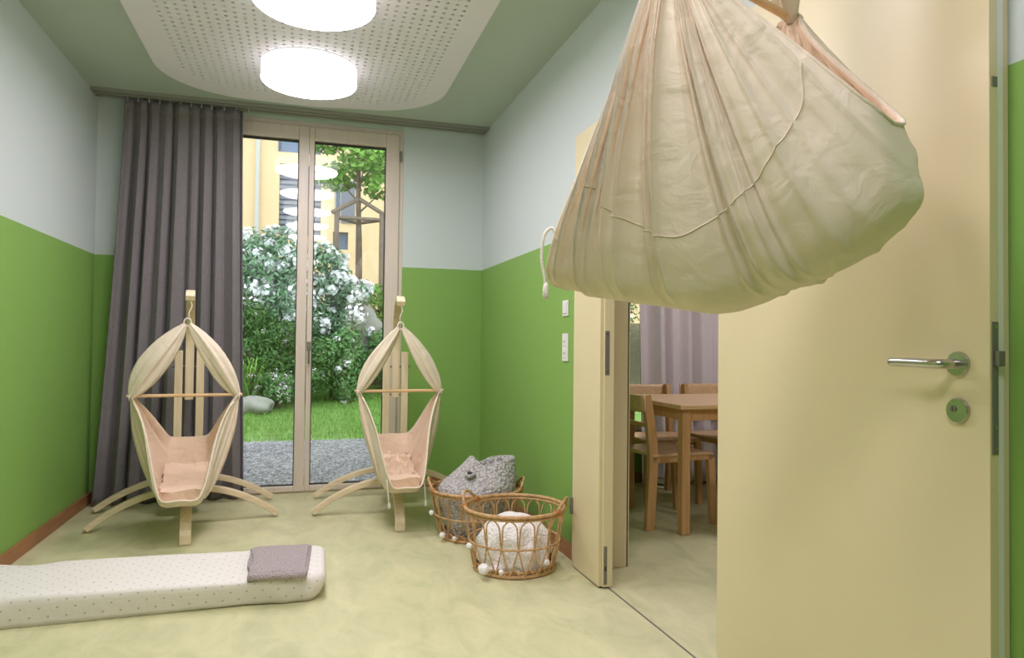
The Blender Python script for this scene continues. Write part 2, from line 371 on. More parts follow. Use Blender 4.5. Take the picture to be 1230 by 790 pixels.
def lathe_x(prof, n=32):   # profile (r, depth) standing out of the leaf towards -x
    return MB().lathe(prof, n).rot(Matrix.Rotation(-PI / 2, 4, 'Y'))
hd = thing('door_handle'); hd.parent = t; hd.location = (0, HY, HZ)
lathe_x([(0, 0), (.0255, 0), (.0255, .005), (.0235, .008), (.010, .009), (.010, .010), (0, .010)]).build('rosette', STEEL, hd, True, autos=35)
path = crv([(-.006, 0, 0), (-.03, 0, 0), (-.046, .006, 0), (-.052, .024, 0), (-.052, .06, .001), (-.052, .100, .001), (-.050, .118, .001), (-.042, .126, .001)], 6)
MB().tube(path, .0098, 16).build('lever', STEEL, hd, True, autos=50)
kr = lathe_x([(0, 0), (.0255, 0), (.0255, .005), (.0235, .008), (0, .0085)]).build('key_rosette', STEEL, t, True, autos=35); kr.location = (0, HY, KZ)
kh = MB().tube([(-.008, .006, .004), (-.011, .006, .004)], .0065, 14).build('lock_cylinder', DSTEEL, kr, True, autos=40)
MB().box(-.0118, -.0108, .005, .007, -.001, .009).build('key_slot', HOLE, kr)

# switches on the doorway wall
def wall_plate(name, label, y, z, h, n):
    tt = thing(name, label, 'switch' if n == 1 else 'socket', (XR, y, z))
    MB().box(-.008, 0, -.04, .04, -h / 2, h / 2).build('cover_plate', WHITEP, tt, bevel=.003)
    for k in range(n):
        zc = (k - (n - 1) / 2) * .062
        if n == 1: MB().box(-.012, -.008, -.028, .028, zc - .028, zc + .028).build('rocker', WHITEP, tt, bevel=.002)
        else:
            r = MB().box(-.011, -.008, -.024, .024, zc - .024, zc + .024).build('insert', WHITEP, tt, bevel=.004)
            for dy in (-.007, .007): MB().box(-.0118, -.0109, dy - .003, dy + .003, zc - .003, zc + .003).build('pin_hole', HOLE, r)
wall_plate('light_switch', 'white single light switch above the socket on the green wall', 3.457, 1.288, .085, 1)
wall_plate('wall_socket', 'tall white double socket plate below the light switch', 3.455, 1.080, .148, 2)

# ------------------------------------------------------------------ perforated ceiling panel and lamps
def make_panel():
    x0, x1, y0, y1, zl = -.852, .868, -.6, 4.95, 2.705
    r = .5; out = []
    def corner(cx, cy, a0, r):
        for k in range(15):
            a = a0 + PI / 2 * k / 14; out.append((cx + r * math.cos(a), cy + r * math.sin(a)))
    corner(x1 - r, y0 + r, -PI / 2, r); corner(x1 - r, y1 - r - .06, 0, r)
    out.append((.06, y1)); corner(x0 + r, y1 - r - .02, PI / 2, r); corner(x0 + r, y0 + r, PI, r)
    px, py = .0445, .052
    def inside(x, y):
        m = .115; rr = r - m
        a0, a1, b0, b1 = x0 + m, x1 - m, y0 + m, y1 - m - .03
        if not (a0 <= x <= a1 and b0 <= y <= b1): return False
        dx = max(a0 + rr - x, x - (a1 - rr), 0); dy = max(b0 + rr - y, y - (b1 - rr), 0)
        return dx * dx + dy * dy <= rr * rr
    nx, ny = int((x1 - x0) / px), int((y1 - y0) / py)
    cells = {}
    rowspan = []
    for j in range(ny):
        yc = y0 + (j + .5) * py; ok = [i for i in range(nx) if all(inside(x0 + (i + .5) * px + sx * px / 2, yc + sy * py / 2) for sx in (-1, 1) for sy in (-1, 1))]
        if ok: rowspan.append((j, ok[0], ok[-1]))
    mbp = MB(); th = .014; R = .0098
    # perforated cells: square ring with an octagonal hole and its wall
    ang = [PI / 4 * k for k in range(8)]
    for j, i0, i1 in rowspan:
        for i in range(i0, i1 + 1):
            cx, cy = x0 + (i + .5) * px, y0 + (j + .5) * py
            sq = []
            for a in ang:
                c, s_ = math.cos(a), math.sin(a); k = 1 / max(abs(c), abs(s_)); sq.append((cx + c * k * px / 2, cy + s_ * k * py / 2))
            vs_ = [(x, y, zl) for x, y in sq] + [(cx + R * math.cos(a), cy + R * math.sin(a), zl) for a in ang] + [(cx + R * math.cos(a), cy + R * math.sin(a), zl + th) for a in ang]
            fs = [(k, (k + 1) % 8, 8 + (k + 1) % 8, 8 + k) for k in range(8)] + [(8 + k, 8 + (k + 1) % 8, 16 + (k + 1) % 8, 16 + k) for k in range(8)]
            mbp.add(vs_, fs)
    # solid border between the outline and the staircase of the perforated field
    inner = []
    for j, i0, i1 in rowspan: inner += [(x0 + (i1 + 1) * px, y0 + j * py), (x0 + (i1 + 1) * px, y0 + (j + 1) * py)]
    for j, i0, i1 in reversed(rowspan): inner += [(x0 + i0 * px, y0 + (j + 1) * py), (x0 + i0 * px, y0 + j * py)]
    pts = out + inner
    tris = tessellate_polygon([[Vector((x, y, 0)) for x, y in out], [Vector((x, y, 0)) for x, y in inner[::-1]]])
    order = out + inner[::-1]
    bd = MB(); bd.add([(x, y, zl) for x, y in order], tris)
    n = len(out); bd.add([(x, y, zl) for x, y in out] + [(x, y, H) for x, y in out], [(k, (k + 1) % n, n + (k + 1) % n, n + k) for k in range(n)])
    tt = thing('acoustic_panel', 'white perforated acoustic panel with rounded corners on the ceiling', 'ceiling panel', (0, 0, 0))
    bd.build('border', WHITED, tt, fix=False)
    o = mbp.build('perforated_field', WHITED, tt, fix=False); o['kind'] = 'stuff'
    k = MB().add([(x, y, zl + th) for x, y in inner], [tuple(range(len(inner)))]); k.build('felt_backing', HOLE, tt, fix=False)
    return zl
PZ = make_panel()
def make_lamp(loc, label):
    tt = thing('ceiling_lamp', label, 'ceiling lamp', loc, group='drum lamps under the acoustic panel')
    n = 64; R = .268
    MB().lathe([(0, 0), (R - .03, 0), (R - .03, -.012), (0, -.012)], n).build('mount', WHITEP, tt, True, autos=30)
    MB().lathe([(0, -.012), (R - .004, -.012), (R, -.016), (R, -.100)], n).build('opal_side', LAMPS, tt, True, autos=35)
    MB().lathe([(R, -.100), (R - .004, -.108), (R - .014, -.112), (0, -.112)], n).build('opal_diffuser', LAMP, tt, True, autos=35)
    MB().lathe([(R + .0005, -.012), (R + .0025, -.012), (R + .0025, -.006), (R + .0005, -.006)], n).build('shade_ring', WHITEP, tt, True, autos=30)
    MB().tube([((R + .0008) * math.cos(2 * PI * q_ / n), (R + .0008) * math.sin(2 * PI * q_ / n), -.099) for q_ in range(n)], .0022, 6, closed=True).build('shade_seam', WHITEP, tt, True)
    return tt
LY = [4.20, 3.20, 2.17, 1.14, .10]  # the last one is an unseen lamp, added as fill behind the camera
LL = ['round white drum lamp, the one next to the curtain rail', 'round white drum lamp, second from the curtain rail',
      'round white drum lamp, third from the curtain rail', 'round white drum lamp, fourth from the curtain rail', 'added round white drum fill lamp, fifth from the curtain rail']
for k, y in enumerate(LY): make_lamp((.02 + .01 * k, y, PZ), LL[k])
for k, (x, y) in enumerate(((3.1, 3.6), (3.1, 1.4))): make_lamp((x, y, H), ['added round drum fill lamp above the table of the next room', 'added round drum fill lamp deeper inside the next room'][k])  # invented lamps, added so that the next room is lit

# curtain rail
t = thing('curtain_rail', 'long grey double curtain track across the ceiling above the window', 'curtain rail', (0, YB, H))
for y0, y1, z in ((-.20, -.182, .022), (-.148, -.118, .022), (-.084, -.066, .022)): MB().box(XL + .004, XR - .004, y0, y1, -z, 0).build('track_rib', RAILM, t, bevel=.002)
MB().box(XL + .004, XR - .004, -.182, -.084, -.008, 0).build('track_plate', RAILM, t)

# ------------------------------------------------------------------ window
t = struct(thing('window_1', loc=(0, YB, 0)), 'tall two-leaf garden window with pale wooden frame', 'window')
fr = MB(); y0, y1 = .0, .09; fw = .055
for (a, b_, c, d) in ((WX0, WX0 + fw, 0, WZ1), (WX1 - fw, WX1, 0, WZ1), (WX0 + fw, WX1 - fw, WZ1 - fw, WZ1), (WX0 + fw, WX1 - fw, -.01, .018)):
    MB().box(a, b_, y0, y1, c, d).build('frame_member', FRAMEW, t, bevel=.004)
def sash(xa, xb, gx0, gx1, gz0, gz1, label):
    s = thing('sash'); s.parent = t; s['label'] = label
    z0, z1 = .012, WZ1 - .035; f0, f1 = -.016, .06
    MB().box(xa, gx0, f0, f1, z0, z1).build('stile', FRAMEW, s, bevel=.005); MB().box(gx1, xb, f0, f1, z0, z1).build('stile', FRAMEW, s, bevel=.005)
    MB().box(gx0, gx1, f0, f1, z0, gz0).build('rail', FRAMEW, s, bevel=.005); MB().box(gx0, gx1, f0, f1, gz1, z1).build('rail', FRAMEW, s, bevel=.005)
    g = MB()
    for a, b_, c, d in ((gx0, gx0 + .006, gz0, gz1), (gx1 - .006, gx1, gz0, gz1), (gx0 + .006, gx1 - .006, gz1 - .012, gz1), (gx0 + .006, gx1 - .006, gz0, gz0 + .006)): g.box(a, b_, .012, .04, c, d)
    g.build('glazing_seal', RUBBER, s)
    MB().box(gx0 + .004, gx1 - .004, .018, .022, gz0 + .004, gz1 - .004).build('pane', GLASS, s)
    MB().box(gx0 + .004, gx1 - .004, .036, .040, gz0 + .004, gz1 - .004).build('pane', GLASS, s)
    return s
s1 = sash(-.655, .030, -.555, -.040, .052, 2.565, 'left leaf of the garden window')
s2 = sash(.034, .690, .070, .590, .052, 2.565, 'right leaf of the garden window with lever')
hz = 1.06
hp = thing('window_handle'); hp.parent = t; hp.location = (.052, -.016, hz); hp['label'] = 'steel window lever pointing down'
MB().box(-.014, .014, -.008, 0, -.035, .035).build('back_plate', DSTEEL, hp, bevel=.005)
MB().tube(crv([(0, -.006, .005), (0, -.04, .005), (0, -.05, -.01), (0, -.05, -.06), (0, -.047, -.125)], 6), [.008] * 24 + [.007] * 9, 10).build('lever', DSTEEL, hp, True)
for z in (2.50, .14): MB().tube([(.697, -.022, z - .04), (.697, -.022, z + .04)], .008, 10).build('hinge', DSTEEL, t, True, autos=40)

# neighbouring room window
t = struct(thing('window_2', loc=(NWX0, NYB, NWZ0)), 'window of the next room behind the pale curtain', 'window')
ww, hh = NWX1 - NWX0, NWZ1 - NWZ0
for a, b_, c, d in ((0, .06, 0, hh), (ww - .06, ww, 0, hh), (.06, ww - .06, 0, .07), (.06, ww - .06, hh - .07, hh), (ww / 2 - .04, ww / 2 + .04, .07, hh - .07)):
    MB().box(a, b_, .06, .14, c, d).build('frame_member', FRAMEW, t, bevel=.004)
for a, b_ in ((.06, ww / 2 - .04), (ww / 2 + .04, ww - .06)): MB().box(a, b_, .095, .101, .07, hh - .07).build('pane', GLASS, t)
MB().box(-.03, ww + .03, -.10, .06, -.035, 0).build('window_sill', FRAMEW, t, bevel=.005)

# ------------------------------------------------------------------ curtains
def curtain(name, label, m, xa_t, xb_t, xa_b, xb_b, yc, z0, z1, folds, amp, seed, header=.07):
    r = np.random.default_rng(seed); nu, nv = folds * 14, 46
    u = np.linspace(0, 1, nu); v = np.linspace(0, 1, nv)
    ph = 2 * PI * folds * u + .55 * np.sin(2 * PI * u * 2.3 + seed) + .5 * np.sin(2 * PI * u * 5.1)
    am = amp * (.75 + .35 * np.sin(2 * PI * u * 3.7 + 1.3 * seed))
    P = np.zeros((nv, nu, 3))
    for j, vv in enumerate(v):
        e = vv ** 1.3; xa = xa_t + (xa_b - xa_t) * e; xb = xb_t + (xb_b - xb_t) * e
        k = .55 + .45 * min(1, vv * 3)
        drift = .25 * np.sin(ph * .31 + 2.0 * vv) * vv
        P[j, :, 0] = xa + (xb - xa) * u + .008 * np.sin(2 * ph + .6)
        P[j, :, 1] = yc - am * k * np.sin(ph + drift) * (1 + .35 * vv) - .012 * np.sin(2 * ph + 1) * k
        P[j, :, 2] = z1 + (z0 - z1) * vv - (.012 * np.sin(ph * .5) ** 2 if j == 0 else 0)
    tt = thing(name, label, 'curtain', (0, yc, 0))
    P[:, :, 1] -= yc
    MB().grid(P).build('fabric', m, tt, True, solid=.003)
    if header:
        Q = P[:3].copy(); hh_ = [z1, z1 - header / 2, z1 - header]
        for j in range(3):
            Q[j, :, 1] -= .006; Q[j, :, 2] = hh_[j] - .003
        MB().grid(Q).build('gathered_header', m, tt, True, solid=.004)
    return tt
ct = curtain('grey_curtain', 'long dark grey curtain gathered at the left of the window', CURT, -1.16, -.42, -1.30, -.37, YB - .115, .012, H - .035, 9, .046, 3)
for k in range(12):
    x = -1.14 + k * .065 + (.0 if k < 9 else .015 * (k - 8))
    MB().tube([(x, .0, H - .012), (x, .004, H - .030), (x + .004, -.006, H - .042), (x, -.012, H - .05)], .0035, 6).build('glider', WHITEP, ct, True)
curtain('pale_curtain', 'lilac-grey curtain hanging over the window of the next room', VOILE, 2.48, 3.7, 2.53, 3.75, NYB - .16, .02, 2.6, 9, .04, 8, header=0)

# ------------------------------------------------------------------ hammocks
def hammock(name, label, loc, rotz, S=1.0, hb=.30, zb=(.50, .66, .73, .70, .33), Lf=.40, Lh=.36, skew=0.0, apex=.45, pleats=13, seed=1, wingw=(.055, .05), seam=True, belly=1.0, cat='hammock', amp=1.0, vee=.5, veeh=.12, oy=0.0, bw=.03, gh=0.0, gf=0.0, zk=(-1, -.75, 0, .7, 1), yk=None, fxk=(0, .24, .43, .62, .79, .94, 1.0), drk=(1, .987, .94, .81, .58, .29, 0)):
    tt = thing(name, label, cat, loc, rotz)
    r = np.random.default_rng(seed)
    ns, nt = 200, 81
    s = np.linspace(-1, 1, ns)[:, None]; tq = np.linspace(-1, 1, nt)[None, :]; a = np.abs(tq); sg = np.sign(tq)
    zbs = -smooth_interp(s[:, 0], zk, zb, 7 if yk else 12)[:, None]
    ybs = np.where(s < 0, s * Lf, smooth_interp(np.abs(s[:, 0]), [0, .6, .85, 1], yk, 7)[:, None] if yk else s * Lh) + oy
    endw = np.abs(s) ** 3
    ak = [0, .12, .24, .38, .55, .76, 1.0]
    fx = smooth_interp(a[0], ak, fxk, 6)[None, :] * np.ones_like(s); fx[:, nt // 2] = 0
    drop = smooth_interp(a[0], ak, drk, 6)[None, :] * np.ones_like(s)
    fx = fx * (1 + .10 * (belly - 1) * np.sin(PI * a))
    fx = fx * (1 - np.where(s < 0, vee, veeh) * endw * np.sin(PI * a) ** .8)
    gam = np.where(s > 0, 1 - gh * s ** 2, 1 - gf * s ** 2)
    X = hb * sg * fx + skew * 0; Z = zbs * drop
    Y = ybs * drop ** gam + s * bw * (1 - drop)
    # pleats fanning out of the gathered ends
    fr_ = np.cumsum(np.abs(1 + .55 * np.sin(s[:, 0] * 5 + seed) + .4 * np.sin(s[:, 0] * 11 + 2 * seed))); fr_ = fr_ / fr_[-1] * pleats
    ph = (2 * PI * fr_)[:, None] * np.ones_like(tq) + .5 * sg + .25 * np.sin(4 * a + s * 3)
    sharp = (1 - np.abs(np.sin(ph / 2))) ** 1.6
    wt = .010 * np.sin(PI * np.clip(a, 0, 1)) ** .7 * (.18 + a ** 1.2) + .0035 * (a > .05) * np.sin(PI * a)
    irr = (.55 + .45 * np.sin(fr_ * 2.1 + seed)[:, None]) * (1.15 - .55 * (s + 1) / 2)
    disp = amp * wt * sharp * irr * 1.7 + .006 * amp * np.sin(ph * .27 + 3 * a) * np.sin(PI * a)
    dY = np.gradient(Y, axis=0), np.gradient(Y, axis=1); P = np.stack([X, Y, Z], -1)
    du = np.gradient(P, axis=0); dv = np.gradient(P, axis=1); N = np.cross(du, dv); N /= np.linalg.norm(N, axis=-1, keepdims=True) + 1e-9
    ctr = np.stack([0 * X, Y * .3, zbs * .4 + 0 * X], -1); flip = np.sign(((P - ctr) * N).sum(-1, keepdims=True)); N = N * flip
    P = (P + N * disp[..., None]) * S
    if skew:                                           # twist: bar direction not square to the length
        P[..., 1] += P[..., 0] * skew
    cl = MB().grid(P).build('cloth_bag', CANVAS, tt, True, mats=[CANVAS, LINING], fix=False)
    me = cl.data
    # normals outward so that the lining comes on the inside
    bm = bmesh.new(); bm.from_mesh(me)
    bm.faces.ensure_lookup_table(); f = bm.faces[(ns // 2) * (nt - 1) + nt // 2]
    if f.normal.z > 0: bmesh.ops.reverse_faces(bm, faces=bm.faces)
    bm.to_mesh(me); bm.free()
    k = cl.modifiers.new('solid', 'SOLIDIFY'); k.thickness = .006; k.offset = -1; k.material_offset = 1; k.material_offset_rim = 0
    # hem along both rims
    for i, nm in ((0, 'hem'), (ns - 1, 'hem')):
        MB().tube([tuple(P[i, j]) for j in range(2, nt - 2, 2)], .0045 * S, 7).build(nm, CANVAS, cl, True)
    if seam:
        for aa in (.40, -.40):
            j = int(round((aa + 1) / 2 * (nt - 1))); w0 = 6
            pts = []
            for i in range(w0, ns - w0, 2):
                jf = (aa * (1 + .45 * abs(s[i, 0]) ** 2) + 1) / 2 * (nt - 1); j0 = int(jf); f_ = jf - j0
                pts.append(tuple(P[i, j0] * (1 - f_) + P[i, j0 + 1] * f_ + N[i, j0] * .001))
            MB().tube(pts, .0011 * S, 5).build('seam', CANVAS, cl, True)
    # inner pad lying in the bottom of the bag
    j0, j1 = int(nt * .33), int(nt * .67); rings = []
    for i in range(int(ns * .14), int(ns * .86), 5):
        low = [P[i, j] - N[i, j] * .016 for j in range(j0, j1 + 1, 2)]; zt = max(low[0][2], low[-1][2]) + .012
        up = [np.array([q_[0] * .96, q_[1], zt + .006 * math.sin(9 * q_[1] * 6 + 30 * q_[0])]) for q_ in reversed(low)]
        rings.append(low + up)
    mbp_ = MB().grid(np.array(rings), False, True); m_ = len(rings[0]); mbp_.f.append(tuple(range(m_))); mbp_.f.append(tuple((len(rings) - 1) * m_ + k_ for k_ in reversed(range(m_))))
    mbp_.build('inner_mattress', LINING, tt, True, autos=60)
    # spreader bar
    hbS = hb * S
    e0, e1 = Vector((-hbS - .02, (-hbS - .02) * skew, 0)), Vector((hbS + .02, (hbS + .02) * skew, 0))
    MB().tube([e0, e0.lerp(e1, .5), e1], .0095, 12).build('spreader_bar', BEECHX, tt, True, autos=50)
    # gathered wings from the bar ends up to the apex
    for sd, ww in ((-1, wingw[0]), (1, wingw[1])):
        A = Vector((sd * hbS, sd * hbS * skew, -.012)); B = Vector((sd * .012, 0, apex * S)); n = 30; m = 30; rings = []
        d = (B - A); out = Vector((sd, 0, .35)).normalized()
        for i in range(n + 1):
            kk = i / n; c = A.lerp(B, kk) + out * (.010 * S * math.sin(PI * kk) ** .9)
            tg = d.normalized(); side = Vector((0, 1, 0)); nr = tg.cross(side).normalized()
            wr = (.012 + ww * math.sin(PI * min(1, kk * 1.02)) ** .75 * (1.15 - .35 * kk)) * S
            ring = []
            for j in range(m):
                an = 2 * PI * j / m; rp = 1 + .2 * math.sin(5 * an + 2.5 * kk + seed) * min(1, 6 * kk) + .14 * math.sin(9 * an + seed * 2 + kk)
                ring.append(tuple(c + nr * math.cos(an) * wr * rp + side * math.sin(an) * wr * .75 * rp))
            rings.append(ring)
        MB().grid(np.array(rings), False, True).build('gathered_strap', CANVAS, tt, True)
        tor = [A + Vector((.004 * sd, .024 * math.cos(q_), .018 * math.sin(q_) + .004)) for q_ in [2 * PI * k_ / 14 for k_ in range(14)]]
        MB().tube(tor, .004, 6, closed=True).build('binding', CORD, tt, True)
    # ring and loop at the apex
    tor = [Vector((.018 * math.cos(q_), 0, apex * S + .012 + .022 * math.sin(q_))) for q_ in [2 * PI * k_ / 16 for k_ in range(16)]]
    MB().tube(tor, .005, 6, closed=True).build('hanging_loop', CORD, tt, True)
    return tt, P

def cord(parent, pts, r=.004, knot=True):
    o = MB().tube(crv(pts, 6), r, 6).build('tie_cord', CORD, parent, True)
    if knot:
        e = Vector(pts[-1]); MB().tube([e + Vector((0, 0, .03)), e + Vector((0, 0, .018)), e, e - Vector((0, 0, .008))], [r, r * 1.9, r * 2.1, r * 1.2], 7).build('cord_end', CORD, o, True)
    return o
def lumpy(parent, name, m, cx, cy, cz, rx, ry, rz, seed, amp=.2, n=40, k=26, nh=4):
    r = np.random.default_rng(seed); ph = r.uniform(0, 6.28, (nh, 3)); fq = r.integers(2, 6, (nh, 2))
    P = np.zeros((k, n, 3))
    for i in range(k):
        th = PI * i / (k - 1)
        for j in range(n):
            a = 2 * PI * j / n; d = 1 + sum(amp / nh * 2 * math.sin(fq[h, 0] * a + ph[h, 0]) * math.sin(fq[h, 1] * th + ph[h, 1]) for h in range(nh)) * math.sin(th)
            P[i, j] = (cx + rx * d * math.sin(th) * math.cos(a), cy + ry * d * math.sin(th) * math.sin(a), cz + rz * d * math.cos(th))
    return MB().grid(P, False, True).build(name, m, parent, True)

# large hammock by the open door leaf
BZ = 1.851
bar_a, bar_b = on(800, -62, 2, BZ), on(950, 22, 2, BZ); half = (bar_b - bar_a) / 2
rz = -.887 - PI / 2                                        # local +y = head end
BH = tuple((bar_a + bar_b) / 2)
lx = Vector((math.cos(rz), math.sin(rz), 0)); ly = Vector((-math.sin(rz), math.cos(rz), 0))
bx, by = half.dot(lx), half.dot(ly)
ham, HP = hammock('baby_hammock', 'big cream canvas baby hammock hanging from the ceiling before the cream door', BH, rz, 1.0, hb=abs(bx), zb=(.615, .644, .689, .609, .491, .315), zk=(-1, -.75, 0, .6, .85, 1), yk=(0, .228, .369, .315), Lf=.375, Lh=.315,
                  skew=by / bx, apex=.46, pleats=23, seed=5, amp=1.7, vee=.187, veeh=.417, oy=-.026, bw=.024, gh=-.171, gf=-.2)
MB().tube([(0, 0, .46 + .03), (0, 0, .60), (0, 0, PZ - BH[2] - .03)], .006, 8).build('hanging_rope', CORD, ham, True)
MB().tube([(0, 0, PZ - BH[2] - .05), (.012, 0, PZ - BH[2] - .035), (0, 0, PZ - BH[2] - .02), (0, 0, PZ - BH[2])], .005, 8).build('ceiling_hook', STEEL, ham, True)
def px_of(p):
    d = ham_m @ Vector(p) - Vector((0, 0, CAM_H)); w_ = d.dot(FF); return 615 + F_PX * d.dot(RR) / w_, 395 - F_PX * d.dot(UU) / w_
ham_m = Matrix.Translation(BH) @ Matrix.Rotation(rz, 4, 'Z')
best_ = min(((abs(px_of(HP[i_, j_])[0] - 668) + abs(px_of(HP[i_, j_])[1] - 285), i_, j_) for i_ in range(0, 30, 2) for j_ in range(0, 81, 2)))
foot = Vector(HP[best_[1], best_[2]]); lf_ = ham_m.to_3x3().inverted() @ (-RR)
cord(ham, [foot, foot + lf_ * .008 + Vector((0, 0, .026)), foot + lf_ * .026 + Vector((0, 0, .012)), foot + lf_ * .032 + Vector((0, 0, -.04)), foot + lf_ * .024 + Vector((0, 0, -.09)), foot + lf_ * .022 + Vector((0, 0, -.125))], .0035)

# ------------------------------------------------------------------ cradle stands
def stand(name, label, loc, rotz):
    tt = thing(name, label, 'cradle stand', loc, rotz, 'bent wood cradle stands')
    def arch(y, hw, hgt):
        n = 30; pts = []
        for i in range(n + 1):
            k = -1 + 2 * i / n; pts.append((hw * k, y, .022 + (hgt - .022) * (1 - abs(k) ** 2.1)))
        return MB().strip(pts, (0, 1, 0), .055, .034).build('arch_leg', BIRCHX, tt, bevel=.004)
    arch(0, .515, .215); arch(.495, .53, .20)
    # front foot, bent forward out of the spine
    pts = bez((0, .54, .150), (0, .1, .152), (0, -.36, .185), (0, -.452, .045), 22) + [Vector((0, -.456, .012)), Vector((0, -.458, .0))]
    MB().strip(pts, (1, 0, 0), .058, .032).build('front_foot', BIRCH, tt, bevel=.004)
    for sd in (-1, 1):
        MB().strip([(sd * .062, .27, .17), (sd * .062, .27, .6), (sd * .062, .25, 1.03)], (1, 0, 0), .046, .05).build('side_post', BIRCH, tt, bevel=.003)
    for z in (.74, .93): MB().tube([(-.10, .255, z), (.10, .255, z)], .006, 10).build('bolt', DSTEEL, tt, True, autos=50)
    MB().box(-.10, .10, .20, .36, .165, .27).build('post_foot_block', BIRCH, tt, bevel=.004)
    pts = [(0, .265, .72), (0, .258, .95)] + list(bez((0, .255, 1.0), (0, .25, 1.30), (0, -.05, 1.42), (0, -.24, 1.352), 18)) + [(0, -.27, 1.332)]
    MB().strip(pts, (1, 0, 0), .05, .034).build('hook_arm', BIRCH, tt, bevel=.004)
    MB().tube([(0, -.252, 1.33), (.010, -.252, 1.29), (-.006, -.252, 1.25), (.0, -.252, 1.205)], .004, 6).build('rope_loop', CORD, tt, True)
    return tt
def at_local(loc, rotz, p):
    return (loc[0] + math.cos(rotz) * p[0] - math.sin(rotz) * p[1], loc[1] + math.sin(rotz) * p[0] + math.cos(rotz) * p[1], p[2])
S1, R1 = (-.640, 4.55, 0), math.radians(7.6)
S2, R2 = (.600, 4.54, 0), math.radians(-4.2)
stand('cradle_stand', 'birch cradle stand with arched legs in front of the grey curtain', S1, R1)
stand('cradle_stand', 'birch cradle stand with arched legs between window and rattan baskets', S2, R2)
h1, P1 = hammock('cradle_hammock', 'cream canvas cradle hammock hanging in front of the grey curtain', at_local(S1, R1, (-.012, -.252, .785)), R1 + math.radians(-3), 1.0, hb=.276, zb=(.515, .575, .585, .50, .25), Lf=.33, Lh=.31, apex=.40,
                 pleats=9, seed=2, amp=1.9, fxk=(0, .27, .40, .51, .67, .85, 1.0), drk=(1, .997, .97, .86, .62, .31, 0),  wingw=(.052, .040), vee=.34)
h2, P2 = hammock('cradle_hammock', 'cream canvas cradle hammock hanging beside the rattan baskets', at_local(S2, R2, (.0, -.252, .800)), R2 + math.radians(5), 1.0, hb=.250, zb=(.52, .575, .59, .50, .28), Lf=.33, Lh=.31, apex=.385,
                 pleats=8, seed=3, amp=1.9, fxk=(0, .27, .40, .51, .67, .85, 1.0), drk=(1, .997, .97, .86, .62, .31, 0),  wingw=(.036, .036), vee=.32)
n_ = 46; P = np.zeros((n_, n_, 3))
for i in range(n_):
    for j in range(n_):
        u, v = -1 + 2 * i / (n_ - 1), -1 + 2 * j / (n_ - 1); x, y = .098 * u * (1 - .12 * v), .15 * v
        rd = lambda q_: (1 - abs(math.sin(q_))) ** 1.5
        z = .03 * rd(3.1 * u + 1.7 * v + .8 * math.sin(3 * v)) + .022 * rd(2.2 * v - 3.4 * u + 1.1) + .016 * rd(6 * u + 4 * v * v) + .02 * v
        P[i, j] = (x + .008 * math.sin(7 * v), y + .008 * math.sin(6 * u), z - .03 * (u ** 4 + .5 * v ** 4))
bl = MB().grid(P).build('crumpled_blanket', LINING, None, True, solid=.006); bl.location = at_local(S2, R2, (.0, -.20, .325)); bl.rotation_euler = (.25, 0, R2)
tag(bl, 'crumpled apricot blanket lying inside the cradle hammock', 'blanket')
for (i, j, dx) in ((10, 26, -.0), (8, 54, .0)):
    p0 = Vector(P2[i, j]); cord(h2, [p0, p0 + Vector((dx, -.02, -.03)), p0 + Vector((dx + .006, -.024, -.10)), p0 + Vector((dx + .012, -.02, -.16))], .0045)

